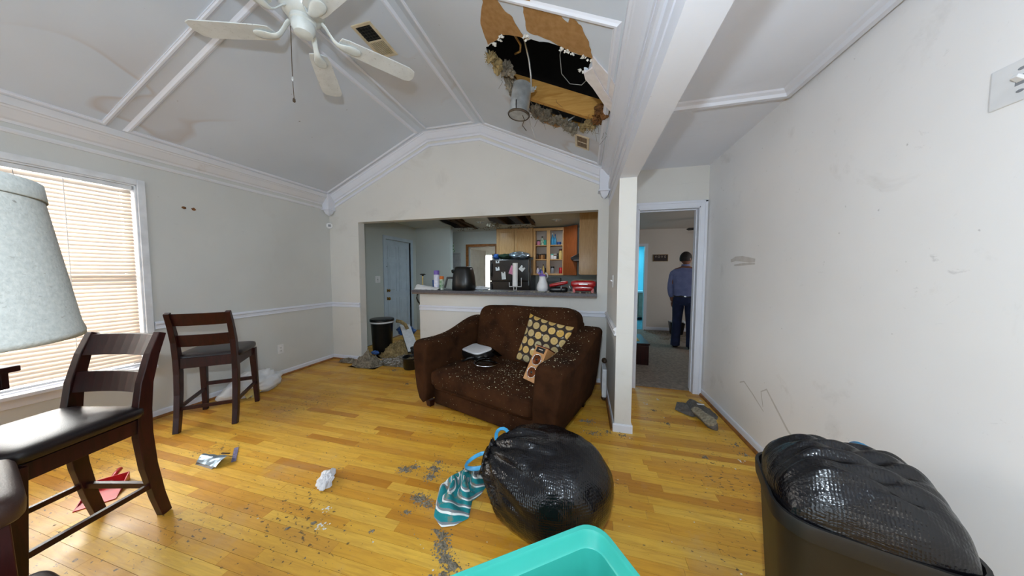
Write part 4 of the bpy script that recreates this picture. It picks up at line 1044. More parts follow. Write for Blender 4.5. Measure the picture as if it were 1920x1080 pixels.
# tissue
def crumple(name, c, rx, ry, rz_, mat, label, cat, seed, amp=.45, rot=0, f=30):
    mb = MB()
    def fn(p):
        d = p.normalized(); q = p*(1+amp*nz(d, 2.2, seed)+amp*.5*nz(d, 5, seed+1)); q = RZ(rot) @ q
        if q.z < -c[2]+.001: q.z = -c[2]+.001
        return q
    mb.sell((0, 0, c[2]), (rx, ry, rz_), 1, 1, 20, 28, None, fn)
    o = mb.build(name, mat, None, smooth=False); o.location = (c[0], c[1], 0); return tag(o, label, cat)
crumple('paper_tissue', (-1.545, 1.325, .018), .085, .040, .026, 'white tissue', 'crumpled white tissue lying alone on the open floor', 'tissue', 3, .5, radians(125))
wr_ = empty('candy_wrapper', (-2.455, 1.28, 0), label='crumpled silver and brown foil wrapper on floor beside the lilac strip', cat='wrapper')
mb = MB().grid(lambda a, b: Vector((-.09+.19*a, -.05+.10*b*(.6+.4*a), .012+.035*math.sin(b*pi*.9)+.012*nz((a*3, b*3, 0), 1.4, 5))), 10, 8); mb.build('foil_side', 'foil wrapper', wr_, solid=.002)
MB().add([(-.09, -.055, .001), (.08, -.06, .001), (.09, -.035, .02), (-.09, -.03, .035)], [(0, 1, 2, 3)]).build('printed_side', 'dark brown wrapper', wr_, solid=.003)
MB().bar((-.01, .045, .03), (.06, .05, .036), .010, .004).build('crimped_edge', 'dark brown wrapper', wr_)
tag(MB().bar((-2.49, 1.425, .003), (-2.325, 1.31, .003), .024, .004).build('lilac_strip', 'lilac strip'), 'flat narrow lilac strip on the floor beside the foil wrapper', 'strip')
rd = empty('dustpan', (-2.70, .90, 0), rz=radians(-35), label='small red plastic dustpan on the floor under the tucked chair', cat='dustpan')
MB().box((-.13, -.07, 0), (.08, .07, .005)).box((-.13, -.07, 0), (-.125, .07, .05)).add([(-.13, -.07, 0), (.08, -.07, 0), (-.13, -.07, .05), (-.13, -.066, 0), (.08, -.066, 0), (-.13, -.066, .05)], [(0, 1, 2), (3, 5, 4), (0, 2, 5, 3), (1, 4, 5, 2), (0, 3, 4, 1)]).add([(-.13, .07, 0), (.08, .07, 0), (-.13, .07, .05), (-.13, .066, 0), (.08, .066, 0), (-.13, .066, .05)], [(0, 1, 2), (3, 5, 4), (0, 2, 5, 3), (1, 4, 5, 2), (0, 3, 4, 1)]).build('pan', 'red plastic', rd)
MB().tube([(-.12, 0, .02), (-.2, 0, .03), (-.26, 0, .025)], .012, 10).build('handle', 'red plastic', rd, smooth=True)
# grey garment and shoe by the hall door
O2 = [(.86, 2.90), (.93, 3.09), (1.0, 3.06), (1.08, 3.20), (1.15, 3.13), (1.19, 3.02), (1.205, 2.86), (1.17, 2.80), (1.10, 2.80), (1.05, 2.83), (1.0, 2.80), (.97, 2.79)]
cx2, cy2 = 1.06, 2.95
def garment(a, b):
    k = b*len(O2); i = int(k) % len(O2); f = k-int(k); p = Vector(O2[i])*(1-f)+Vector(O2[(i+1) % len(O2)])*f
    x = cx2+(p.x-cx2)*a; yv = cy2+(p.y-cy2)*a
    return Vector((min(x, 1.215), yv, max(.003, .008+.035*(1-a*a)*(.6+.5*sin(x*62-yv*34+6*nz((x, yv, 0), 7, 9)))+.012*nz((x, yv, 2), 25, 2))))
tag(sheet(14, 60, garment).build('grey_garment', 'grey knit', None, smooth=True), 'crumpled dark grey garment on the floor by the hall doorway', 'garment')
sh_ = empty('shoe', (1.04, 2.735, 0), rz=math.atan2(-.285, .063)-pi/2, label='grey shoe on its side showing its worn sole beside the garment', cat='shoe')
def foot(k): # half widths along the sole
    return [(-.14, .018), (-.125, .03), (-.09, .036), (-.03, .034), (.03, .038), (.08, .045), (.115, .04), (.135, .026), (.142, .01)][k]
P = [(foot(k)[1], foot(k)[0]) for k in range(9)]+[(-foot(k)[1], foot(k)[0]) for k in range(8, -1, -1)]
Msh = T(0, 0, .047) @ Matrix.Rotation(radians(28), 4, 'Y')
MB().prism(P, 0, .02, Msh).build('sole', 'shoe sole rubber', sh_, bevel=.004)
for k in range(8): MB().cbox((0, -.11+k*.03, .0215), (.05, .008, .003), Msh).build('tread', 'shoe sole rubber', sh_)
MB().loft([[Msh @ Vector((x*.95*s_, y*.97, z)) for x, y in P] for z, s_ in ((0, 1), (-.02, 1.02), (-.04, .85), (-.052, .5))]).build('upper', 'grey knit', sh_, smooth=True)
tag(MB().box((1.075, 2.975, .05), (1.135, 2.995, .053)).build('paper_scrap', 'paper white'), 'white paper scrap on top of the grey garment', 'paper')
# white carrier bag behind the far chair
pb = empty('plastic_bag', label='thin white carrier bag of rubbish on the floor behind the lone chair', cat='plastic bag')
mb = MB()
def pf_(p):
    d = p.normalized(); q = p*(1+.35*nz(d, 1.8, 31)+.16*nz(d, 5, 32)+.05*nz(d, 12, 3))
    if q.z < -.105: q.z = -.105
    return q
mb.sell((-3.455, 2.16, .108), (.14, .27, .125), 1, 1, 30, 44, None, pf_); mb.build('film', 'white bag film', pb, smooth=True)
mb = MB()
for k in range(2): mb.add([(-3.36+k*.02, 2.06-k*.08, .10), (-3.31, 2.06-k*.06, .02), (-3.33, 2.16-k*.05, .05), (-3.39+k*.02, 2.15, .16)], [(0, 1, 2, 3)])
mb.add([(-3.33, 2.05, .0), (-3.30, 2.10, .002), (-3.34, 2.13, .05), (-3.36, 2.09, .05)], [(0, 1, 2, 3)])
mb.build('paper_inside', 'yellow paper', pb, solid=.002)

# ------------------------------------------------------------------ insulation debris on floor and sofa
deb = MB()
def cluster(cx, cy, r, n, s0=.003, s1=.010, z=0):
    for k in range(n):
        a = random.random()*6.28; q = abs(random.gauss(0, .55))*r
        deb.chunk((cx+cos(a)*q*1.2, cy+sin(a)*q*.9, z), random.uniform(s0, s1)*(1.25-min(1, q/r)*.7), .7)
for cx, cy, r, n in [(-1.134, 1.545, .06, 120), (-1.09, 1.58, .05, 60), (-.945, 1.60, .06, 120), (-.935, 1.53, .06, 140), (-.955, 1.67, .03, 40), (-.90, 1.36, .07, 190), (-.84, 1.34, .05, 70), (-.92, 1.26, .03, 30), (-.635, 1.14, .05, 120), (-.66, 1.185, .05, 90), (-.60, 1.09, .05, 120), (-.55, 1.07, .045, 110), (-.70, 1.20, .03, 30), (-.57, 1.02, .03, 40), (-.62, 1.0, .03, 30),
    (.04, 2.48, .10, 90), (.09, 2.3, .10, 60), (.66, 2.85, .05, 25), (.72, 2.62, .05, 25), (.86, 2.2, .04, 25), (1.14, 2.42, .06, 30), (1.15, 2.3, .05, 25), (-1.95, 2.98, .08, 50), (-2.0, 2.8, .06, 20), (-2.45, 3.15, .1, 60), (.20, 2.36, .05, 25), (.33, 2.33, .08, 40), (-1.35, 1.08, .02, 12), (-1.02, 1.12, .02, 10), (-1.45, 1.02, .02, 8)]:
    cluster(cx, cy, r, n)
for k in range(900):
    x = random.uniform(-3.3, 1.15); yv = random.uniform(.7, 3.3)
    if nz((x, yv, 0), .9, 17) < -.05: continue
    deb.chunk((x, yv, 0), random.choice([.002, .0025, .003, .004, .006]), .6)
tag(deb.build('floor_debris', 'dirt clod'), 'grey brown clumps of fallen ceiling insulation scattered over the floor', 'debris', kind='stuff')
wd = MB()
for k in range(120):
    x = random.uniform(-1.7, 1.15); yv = random.uniform(.9, 3.3); wd.chunk((x, yv, 0), random.choice([.002, .003, .004, .006]), .5)
for x, yv in ((-1.36, 1.16), (-1.30, 1.07), (-1.28, 1.08), (1.18, 3.2), (.77, 3.12), (.95, 2.99), (1.09, 2.22), (.62, 2.98)):
    for k in range(9): wd.chunk((x+random.uniform(-.02, .02), yv+random.uniform(-.02, .02), 0), random.uniform(.003, .009), .5)
tag(wd.build('plaster_crumbs', 'white fleck'), 'small white plaster crumbs strewn on the wooden floor', 'debris', kind='stuff')
bpy.context.view_layer.update(); dg = bpy.context.evaluated_depsgraph_get()
fl = MB()
sof_parts = {c.name for c in sofa.children}
def drop(s, t_):
    p = SM @ Vector((s, t_, 0)); ok, loc, nr, idx, ob, mt = S.ray_cast(dg, Vector((p.x, p.y, 1.15)), Vector((0, 0, -1)))
    return (loc, ob) if ok and ob.name in sof_parts else (None, None)
for k in range(1150):
    mode = random.random()
    if mode < .6: s, t_ = random.gauss(.15, .28), random.uniform(-.05, .62)
    elif mode < .72: s, t_ = random.uniform(-.55, .6), random.uniform(.62, .8)
    elif mode < .9: s, t_ = random.uniform(.52, .78), random.uniform(-.03, .9)
    else: s, t_ = random.uniform(-.78, -.5), random.uniform(0, .9)
    loc, ob = drop(s, t_)
    if loc is not None: fl.chunk((loc.x, loc.y, loc.z-.0005), random.choice([.0015, .002, .0025, .003, .004, .006]), .7)
Rinv = SM.to_3x3()
for k in range(260):       # flecks caught on the upright faces
    s = random.uniform(-.5, .5); z = random.uniform(.5, .93) if k % 3 else random.uniform(.1, .4)
    o_ = SM @ Vector((s, -.6, z)); d_ = Rinv @ Vector((0, 1, 0)); ok, loc, nr, idx, ob, mt = S.ray_cast(dg, o_, d_)
    if ok and ob.name in sof_parts: fl.chunk((loc.x+nr.x*.0005, loc.y+nr.y*.0005, loc.z), random.choice([.0012, .002, .0025]), .7)
tag(fl.build('sofa_debris', 'pale fleck'), 'pale flecks of insulation sprinkled over the brown loveseat', 'debris', kind='stuff')

# ------------------------------------------------------------------ kitchen shell
KW = 'kitchen wall paint'
KX = -3.72; KB = 6.4
def boxes(name, lst, mat, **k): 
    m = MB()
    for a, b in lst: m.box(a, b)
    return m.build(name, mat, **k)
# left kitchen wall with the entry door opening
st(boxes('wall_kitchen_left', [((KX-.12, YB+.115, 0), (KX, 4.60, KZ)), ((KX-.12, 5.40, 0), (KX, 5.6, KZ)), ((KX-.12, 4.60, 1.965), (KX, 5.40, KZ))], KW))
st(boxes('wall_kitchen_facing', [((-4.4, 5.6, 0), (-2.85, 5.71, KZ))], KW))
st(boxes('wall_kitchen_back', [((-4.5, KB, 0), (-2.77, KB+.11, KZ)), ((-2.08, KB, 0), (.26, KB+.11, KZ)), ((-2.77, KB, 1.95), (-2.08, KB+.11, KZ))], KW))
st(boxes('wall_kitchen_right', [((.26, YB+.115, 0), (.389, KB+.11, KZ))], KW))
st(boxes('wall_recess', [((-4.5, 5.71, 0), (-4.4, KB, KZ))], KW))
# entry door, six panels
def six_panel(name, w, h, mat, parent=None):
    e = empty(name); e['kind'] = 'structure'
    MB().box((0, -.02, 0), (w, .014, h)).build('slab', mat, e)
    st_, cw = .11, (w-.33)/2
    for (z0, z1) in ((.20*h/1.95, .78*h/1.95), (.92*h/1.95, 1.50*h/1.95), (1.58*h/1.95, 1.82*h/1.95)):
        for x0 in (st_, st_+cw+.11):
            m = MB(); R = []
            for ins, y_ in ((0, .014), (.012, .006), (.03, .006), (.045, .018), (cw/2-.001 if cw/2 < .1 else .07, .018)):
                R.append([Vector((x0+ins, y_, z0+ins)), Vector((x0+cw-ins, y_, z0+ins)), Vector((x0+cw-ins, y_, z1-ins)), Vector((x0+ins, y_, z1-ins))])
            f = MB().loft(R, cap=False)
            f.add([R[-1][0], R[-1][1], R[-1][2], R[-1][3]], [(0, 1, 2, 3)])
            # raised moulding frame
            g = .014
            f.box((x0-g, .014, z0-g), (x0+cw+g, .019, z0)).box((x0-g, .014, z1), (x0+cw+g, .019, z1+g)).box((x0-g, .014, z0), (x0, .019, z1)).box((x0+cw, .014, z0), (x0+cw+g, .019, z1))
            f.build('door_panel', mat, e)
    return e
d2 = six_panel('door_2', .80, 1.95, 'door paint'); d2.matrix_world = Matrix(((0, 1, 0, KX-.045), (1, 0, 0, 4.60), (0, 0, 1, .01), (0, 0, 0, 1)))
for z, r in ((.95, .026), (.79, .030)):
    MB().lathe([(.03, .014), (.03, .02), (.012, .026), (.012, .045), (r, .055), (r, .07), (.012, .078), (0, .078)], 20, T(.07, 0, z) @ Matrix.Rotation(radians(-90), 4, 'X')).build('knob' if z < .9 else 'deadbolt', 'brass', d2, smooth=True)
for z in (1.42, .42): MB().cbox((.05, .018, z), (.05, .006, .014)).build('dark_mark', 'dark void', d2)
m = MB()
for a, b in (((KX, 4.53, 0), (KX+.016, 4.60, 2.03)), ((KX, 5.40, 0), (KX+.016, 5.47, 2.03)), ((KX, 4.60, 1.965), (KX+.016, 5.40, 2.03))): m.box(a, b)
m.box((KX-.12, 4.585, 0), (KX, 4.6, 1.965)).box((KX-.12, 5.40, 0), (KX, 5.415, 1.965))
m.build('casing', 'door paint', None)
cas = bpy.data.objects['casing.001' if 'casing.001' in bpy.data.objects else 'casing']; cas.name = 'trim_entry_door'; st(cas)
plate('light_switch', face((KX, 4.374, 1.185), (1, 0, 0)) @ Matrix.Diagonal((1.9, 1.1, 1, 1)), 'double white switch plate on the kitchen wall left of the entry door', 'switch')
# laundry beyond
st(boxes('wall_laundry', [((-3.6, KB+.11, 0), (-3.5, 8.1, KZ)), ((-1.7, KB+.11, 0), (-1.6, 8.1, KZ)), ((-3.6, 8.1, 0), (-3.10, 8.2, KZ)), ((-2.74, 8.1, 0), (-1.6, 8.2, KZ)), ((-3.10, 8.1, 0), (-2.74, 8.2, .25)), ((-3.10, 8.1, 1.84), (-2.74, 8.2, KZ))], 'cream wall paint'))
st(boxes('ceiling_laundry', [((-3.6, KB+.11, KZ), (-1.6, 8.2, KZ+.02))], 'cream wall paint'))
w2 = empty('window_2', (-2.92, 8.12, 0)); w2['kind'] = 'structure'
MB().box((-.18, 0, .25), (.18, .01, 1.84)).build('pane', 'window glass', w2)
MB().box((-.22, -.04, .21), (-.18, 0, 1.88)).box((.18, -.04, .21), (.22, 0, 1.88)).box((-.22, -.04, 1.84), (.22, 0, 1.88)).box((-.22, -.04, .21), (.22, 0, .25)).box((-.18, -.02, 1.03), (.18, 0, 1.07)).build('frame', 'window vinyl', w2)
MB().grid(lambda a, b: Vector((-.2+.4*a, -.06+.012*sin(a*40), .24+1.62*b)), 40, 3).build('curtain', 'bright curtain', w2, smooth=True)
d3 = six_panel('door_3', .70, 1.90, 'white door paint'); d3.matrix_world = T(-2.765, KB+.10, .01) @ RZ(radians(78)) @ Matrix.Scale(-1, 4, (0, 1, 0))
m = MB(); m.box((-2.84, KB-.014, 0), (-2.77, KB, 2.01)).box((-2.08, KB-.014, 0), (-2.02, KB, 2.01)).box((-2.77, KB-.014, 1.95), (-2.08, KB, 2.01)); st(m.build('trim_laundry_door', 'oak shoe molding'))
ep = empty('electrical_panel', (-3.095, KB, 1.62), label='grey metal electrical panel on the wall left of the laundry doorway', cat='electrical panel')
MB().box((-.12, -.02, -.19), (.12, 0, .19)).build('cover', 'panel grey metal', ep, bevel=.003)
MB().box((-.09, -.026, -.15), (.09, -.02, .12)).build('door', 'panel grey metal', ep, bevel=.002)
MB().cbox((.0, -.024, .155), (.17, .006, .008)).build('seam', 'grey plastic', ep)
hb = empty('hanging_ornament', (-3.17, KB-.02, 1.93), label='small green glass ornament hung on the wall above the electrical panel', cat='ornament')
MB().lathe([(.0, -.10), (.032, -.09), (.036, -.05), (.022, -.01), (.014, .05), (.016, .10), (.012, .11)], 16).build('bottle', 'green label', hb, smooth=True)
MB().tube([(0, 0, .1), (0, .015, .14)], .003, 6).build('hook', 'brown wire', hb)

# kitchen ceiling: joists, loose laths and recessed lights
kc = bpy.data.objects['ceiling_kitchen']
for xj in (-2.62, -2.24, -1.62, -1.25, -.88): MB().box((xj, 4.2, KZ+.02), (xj+.04, 6.4, KZ+.17)).build('joist', 'attic joist wood', kc)
for (a, b) in (((-2.30, 4.8, KZ-.01), (-2.33, 5.85, KZ-.03)), ((-2.42, 4.8, KZ+.0), (-2.5, 5.5, KZ-.03)), ((-.98, 4.78, KZ-.008), (-1.03, 5.74, KZ-.012))): MB().bar(a, b, .07, .012).build('loose_lath', 'attic joist wood', kc)
m = MB()
for k in range(160):
    if k % 2: x, yv = -1.78+random.uniform(-.14, .1), 5.45+random.uniform(-.2, .2)
    else: x, yv = random.uniform(-2.8, -1.0), random.choice([5.8, 5.75])+random.uniform(-.1, .08)
    m.chunk((x, yv, KZ-random.uniform(0, .06)), random.uniform(.01, .03), -1)
tag(m.build('torn_ceiling_scraps', 'insulation fluff', kc), kind='stuff')
for lx_, ly_, lb in ((-.52, 5.36, 'recessed kitchen ceiling light nearest the wall cabinets'), (-2.0, 5.2, 'recessed kitchen ceiling light dangling at the ceiling hole edge')):
    e = empty('recessed_light', (lx_, ly_, KZ), label=lb, cat='ceiling light')
    MB().lathe([(.09, -.001), (.092, -.008), (.06, -.012), (.058, 0)], 24, cap=False).build('trim_ring', 'white enamel', e, smooth=True)
    MB().lathe([(.0, -.03), (.03, -.025), (.038, -.005), (.02, .02)], 16).build('bulb', 'chrome', e, smooth=True)

# bar counter
ct = empty('bar_counter', (0, 0, 0), label='grey speckled laminate bar counter on the low wall', cat='counter')
MB().box((-2.25, 3.27, 1.045), (.142, 3.68, 1.078)).build('worktop', 'counter laminate', ct, bevel=.003)
MB().box((-2.245, 3.275, 1.027), (.142, 3.675, 1.045)).build('edge_strip', 'counter edge laminate', ct)
CT = 1.078
# cabinets
def cab_door(x0, x1, z0, z1, y, parent, mat='maple cabinet wood', name='door'):
    m = MB().box((x0+.003, y-.018, z0+.003), (x0+.058, y, z1-.003)).box((x1-.058, y-.018, z0+.003), (x1-.003, y, z1-.003)).box((x0+.058, y-.018, z0+.003), (x1-.058, y, z0+.06)).box((x0+.058, y-.018, z1-.06), (x1-.058, y, z1-.003)).box((x0+.058, y-.008, z0+.06), (x1-.058, y-.002, z1-.06))
    return m.build(name, mat, parent, bevel=.002)
c1 = empty('wall_cabinet', (0, 0, 0), label='pale maple two-door cabinet mounted above the fridge', cat='cabinet')
MB().box((-1.95, 6.09, 1.66), (-1.10, 6.40, 2.31)).build('body', 'maple cabinet wood', c1)
cab_door(-1.94, -1.53, 1.67, 2.29, 6.09, c1); cab_door(-1.52, -1.11, 1.67, 2.29, 6.09, c1)
c2 = empty('wall_cabinet', (0, 0, 0), label='open maple cabinet with three shelves of bottles and jars', cat='cabinet')
x0, x1, z0, z1, yf, yb = -1.09, -.43, 1.27, 2.29, 6.08, 6.39
MB().box((x0, yb-.01, z0), (x1, yb, z1)).build('back_panel', 'bedroom wall paint', c2)
MB().box((x0, yf, z0), (x0+.018, yb-.01, z1)).box((x1-.018, yf, z0), (x1, yb-.01, z1)).box((x0, yf, z0), (x1, yb-.01, z0+.018)).box((x0, yf, z1-.018), (x1, yb-.01, z1)).build('body', 'maple cabinet wood', c2)
MB().box((x0, yf-.02, z0-.005), (x0+.045, yf, z1)).box((x1-.03, yf-.02, z0-.005), (x1, yf, z1)).box((x0+.045, yf-.02, z0-.005), (x1-.03, yf, z0+.035)).box((x0+.045, yf-.02, z1-.06), (x1-.03, yf, z1)).box((-.80, yf-.02, z0+.035), (-.725, yf, z1-.06)).build('face_frame', 'maple cabinet wood', c2, bevel=.002)
SH1, SH2 = 1.615, 1.925
for z in (SH1, SH2): MB().box((x0+.018, yf+.01, z-.018), (x1-.018, yb-.01, z)).build('shelf', 'maple cabinet wood', c2)
od = MB().box((0, -.018, z0), (.36, 0, z1)).box((.05, .0, z0+.06), (.31, .004, z1-.06)).build('door', 'amber cabinet wood', c2); od.location = (x1+.002, yf-.022, 0); od.rotation_euler = (0, 0, radians(-38))
c3 = empty('wall_cabinet', (0, 0, 0), label='tall maple cabinet end panel at the right edge of the kitchen opening', cat='cabinet')
MB().box((-.065, 4.6, 1.285), (.258, 5.2, 2.31)).build('body', 'maple cabinet wood', c3, bevel=.002)
MB().box((-.085, 4.61, 1.295), (-.065, 4.9, 2.29)).build('door', 'maple cabinet wood', c3, bevel=.002); MB().box((-.085, 4.91, 1.295), (-.065, 5.19, 2.29)).build('door', 'maple cabinet wood', c3, bevel=.002)
hd = empty('range_hood', (0, 0, 0), label='dark range hood on the right kitchen wall beyond the end cabinet', cat='range hood')
MB().loft([[Vector(p) for p in ((-.24, 5.28, 1.56), (.258, 5.28, 1.56), (.258, 5.98, 1.56), (-.24, 5.98, 1.56))], [Vector(p) for p in ((-.25, 5.28, 1.60), (.258, 5.28, 1.60), (.258, 5.98, 1.60), (-.25, 5.98, 1.60))], [Vector(p) for p in ((-.03, 5.32, 1.72), (.258, 5.32, 1.72), (.258, 5.95, 1.72), (-.03, 5.95, 1.72))]]).build('canopy', 'matte black plastic', hd, bevel=.003)
MB().box((-.2, 5.3, 1.545), (.2, 5.9, 1.56)).build('filter', 'grey plastic', hd)
# base run under the wall cabinets with worktop and a stove
bc = empty('base_cabinet', (0, 0, 0), label='low dark base cabinet run behind the bar counter, under the open cabinet', cat='cabinet')
MB().box((-1.0, 5.78, 0), (-.40, 6.39, .86)).build('body', 'maple cabinet wood', bc); MB().box((-1.02, 5.76, .86), (-.40, 6.395, .90)).build('worktop', 'counter laminate', bc)
sv = empty('stove', (0, 0, 0), label='black stove with raised back panel on the right kitchen wall under the hood', cat='stove')
MB().box((-.36, 5.25, 0), (.20, 5.98, .91)).build('body', 'black plastic', sv, bevel=.005); MB().box((.20, 5.25, 0), (.258, 5.98, 1.14)).build('back_panel', 'black plastic', sv)
cm = empty('coffee_maker', (-.62, 6.0, .90), label='black coffee maker standing at the back under the open cabinet', cat='appliance')
MB().box((-.14, -.1, 0), (.14, .12, .03)).box((-.14, .02, .03), (.14, .12, .27)).box((-.14, -.1, .22), (.14, .12, .31)).build('body', 'black plastic', cm, bevel=.008); MB().lathe([(.05, .03), (.065, .06), (.06, .15), (.045, .18)], 20, T(0, -.04, 0)).build('carafe', 'black glass', cm, smooth=True)

# fridge
fr = empty('refrigerator', (0, 0, 0), label='black refrigerator with notes and magnets under the maple cabinet', cat='refrigerator')
fx0, fx1, fy0 = -1.98, -1.09, 5.70
MB().box((fx0+.02, fy0+.06, 0), (fx1, 6.38, 1.60)).build('body', 'fridge black', fr, bevel=.006)
fd1 = MB().box((fx0, fy0, .06), (fx1-.02, fy0+.058, 1.13)).build('door', 'fridge black', fr, bevel=.012); fd2 = MB().box((fx0, fy0, 1.14), (fx1-.02, fy0+.058, 1.595)).build('freezer_door', 'fridge black', fr, bevel=.012)
MB().tube([(fx0+.05, fy0, 1.22), (fx0+.05, fy0-.04, 1.25), (fx0+.05, fy0-.04, 1.50), (fx0+.05, fy0, 1.53)], .014, 8).build('handle', 'black plastic', fd2, smooth=True); MB().tube([(fx0+.05, fy0, .75), (fx0+.05, fy0-.04, .78), (fx0+.05, fy0-.04, 1.06), (fx0+.05, fy0, 1.09)], .014, 8).build('handle', 'black plastic', fd1, smooth=True)
MB().tube([(fx1-.03, fy0-.002, 1.05), (fx1-.03, fy0-.002, 1.59)], .008, 6).build('edge_strip', 'chrome', fr)
def note(cx, cz, w, h, rot, mat, lb, mag=True):
    e = empty('note', (cx, fy0-.004, cz), label=lb, cat='note', rot=(0, rot, 0))
    MB().box((-w/2, -.001, -h/2), (w/2, .001, h/2)).build('sheet', mat, e)
    if mag: MB().lathe([(.016, 0), (.014, .008), (0, .009)], 12, T(0, -.001, h/2-.012) @ Matrix.Rotation(radians(90), 4, 'X')).build('magnet', 'matte black plastic', e)
note(-1.80, 1.545, .075, .045, 0, 'paper white', 'small white card at the top left of the black fridge')
note(-1.80, 1.40, .085, .075, radians(-8), 'paper white', 'white square note below the card on the fridge')
note(-1.665, 1.255, .09, .16, radians(-6), 'paper white', 'white list sheet pinned on the fridge middle left of the pink note')
note(-1.47, 1.37, .12, .18, radians(20), 'pink paper', 'pink note on the fridge half behind the paper towel roll')
note(-1.265, 1.405, .105, .105, radians(40), 'paper white', 'white note turned diamond-wise right of the paper towel roll')
crumple('plastic_bundle', (0, 0, .09), .24, .14, .085, 'foil wrapper', 'grey plastic bag bundle lying on top of the fridge', 'plastic bag', 41, .25).location = (-1.38, 5.92, 1.60)
crumple('green_bundle', (0, 0, .07), .17, .12, .06, 'green label', 'dark green cloth bundle on top of the fridge beside the blue one', 'cloth', 43, .25).location = (-1.68, 5.92, 1.60)
bpy.data.objects['green_bundle'].data.materials[0] = MATS.get('dark green cloth') or simple('dark green cloth', '#14301c', rough=.9)
crumple('blue_bundle', (0, 0, .07), .08, .09, .065, 'blue plastic', 'small blue cloth bundle at the left of the fridge top', 'cloth', 45, .2).location = (-1.89, 5.92, 1.60)

# bottles and jars in the open cabinet
def bottle(x, z, r, h, mat, cap, lb, neck=.45, group='bottles and jars in the open cabinet', y=6.19, name='bottle'):
    e = empty(name, (x, y, z), label=lb, cat='bottle' if name == 'bottle' else 'jar', group=group)
    if name == 'jar': pr = [(r*.95, 0), (r, .004), (r, h*.78), (r*.9, h*.8)]; cp = [(r*.95, h*.8), (r*.95, h*.98), (0, h)]
    else: pr = [(r*.95, 0), (r, .004), (r, h*.55), (r*neck, h*.75), (r*neck, h*.86)]; cp = [(r*neck*1.15, h*.86), (r*neck*1.15, h*.99), (0, h)]
    MB().lathe(pr, 14).build('body', mat, e, smooth=True); MB().lathe(cp, 14).build('cap', cap, e)
z3, z2, z1_ = SH2, SH1, 1.288
for a in [(-1.00, z3, .04, .115, 'pink paper', 'dark brown wrapper', 'pink and brown jar, leftmost on the top cabinet shelf', 0, 'jar'), (-.915, z3, .042, .20, 'green label', 'dark brown wrapper', 'green bottle with tall neck on the top shelf', .35, 'bottle'), (-.84, z3, .045, .12, 'teal plastic', 'teal plastic', 'teal tub on the top shelf beside the stile', 0, 'jar'),
          (-.685, z3, .035, .27, 'blue drawstring plastic', 'white plastic', 'tall pale blue bottle on the top shelf, right bay', .4, 'bottle'), (-.63, z3, .03, .24, 'blue drawstring plastic', 'blue plastic', 'second blue bottle behind the tall one on the top shelf', .4, 'bottle'), (-.545, z3, .045, .07, 'blue plastic', 'blue plastic', 'low dark blue tub at the right of the top shelf', 0, 'jar'),
          (-1.02, z2, .026, .13, 'dark brown wrapper', 'black plastic', 'spice jar at the far left of the middle shelf', 0, 'jar'), (-.97, z2, .026, .12, 'woodchip brown', 'black plastic', 'second spice jar on the middle shelf', 0, 'jar'), (-.92, z2, .026, .125, 'oak speaker cabinet', 'black plastic', 'third spice jar on the middle shelf', 0, 'jar'), (-.87, z2, .026, .125, 'woodchip brown', 'black plastic', 'fourth spice jar on the middle shelf', 0, 'jar'), (-.825, z2, .024, .12, 'dark brown wrapper', 'black plastic', 'fifth spice jar on the middle shelf against the stile', 0, 'jar'),
          (-.69, z2, .03, .12, 'pitcher white', 'teal plastic', 'white jar with teal lid on the middle shelf, right bay', 0, 'jar'), (-.63, z2, .035, .09, 'pitcher white', 'woodchip brown', 'squat white jar with brown lid on the middle shelf', 0, 'jar'), (-.57, z2, .024, .13, 'black plastic', 'black plastic', 'black jar on the middle shelf right bay', 0, 'jar'), (-.51, z2, .038, .22, 'yellow paper', 'mahogany speaker top', 'tall cream bottle with dark red top on the middle shelf', .8, 'bottle'),
          (-1.01, z1_, .035, .17, 'lavender label', 'dark brown wrapper', 'pale bottle at left of the bottom shelf', .4, 'bottle'), (-.945, z1_, .03, .13, 'blue plastic', 'white plastic', 'short blue bottle on the bottom shelf', .5, 'bottle'), (-.885, z1_, .026, .22, 'yellow paper', 'dark brown wrapper', 'slim tan bottle on the bottom shelf', .4, 'bottle'), (-.84, z1_, .024, .14, 'dark brown wrapper', 'black plastic', 'dark bottle beside the stile on the bottom shelf', .6, 'bottle'),
          (-.68, z1_, .04, .17, 'grey plastic', 'black plastic', 'dark grey jar on the bottom shelf right bay', 0, 'jar'), (-.50, z1_, .04, .15, 'red plastic', 'red plastic', 'red jar at right end of the bottom shelf', 0, 'jar')]:
    bottle(a[0], a[1], a[2], a[3], a[4], a[5], a[6], a[7] or .5, name=a[8])

# on the bar counter
tw = sheet(24, 12, lambda a, b: Vector((-2.27+.36*a, 3.36+.17*b, CT+.002+(.018+.05*(1-a)*sin(b*pi))*(sin(b*pi)**.5 if 0 < b < 1 else 0)+.008*abs(nz((a*6, b*4, 0), 1.3, 8))))).build('white_towel', 'paper white', None, smooth=True, solid=.004)
tag(tw, 'white towel crumpled at the left end of the bar counter', 'towel')
def can_(x, y_, r, h, mat, cap, lb):
    e = empty('spray_can', (x, y_, CT), label=lb, cat='spray can')
    MB().lathe([(r*.95, 0), (r, .006), (r, h*.76), (r*.8, h*.80)], 24).build('body', mat, e, autos=40); MB().lathe([(r*.98, h*.78), (r*.98, h*.97), (r*.85, h)], 24).build('cap', cap, e, autos=40)
can_(-2.0, 3.50, .039, .265, 'lavender label', 'purple cap', 'tall lavender spray can with purple cap on the counter')
can_(-1.905, 3.47, .030, .185, 'green label', 'orange cap', 'short green and white spray can with orange cap')
tag(MB().tube([(-2.09, 3.56, CT), (-2.09, 3.56, CT+.045), (-2.088, 3.56, CT+.13)], [.006, .008, .012], 8).build('blue_brush', 'blue plastic', None, smooth=True), 'thin blue brush standing on the counter left of the spray cans', 'brush')
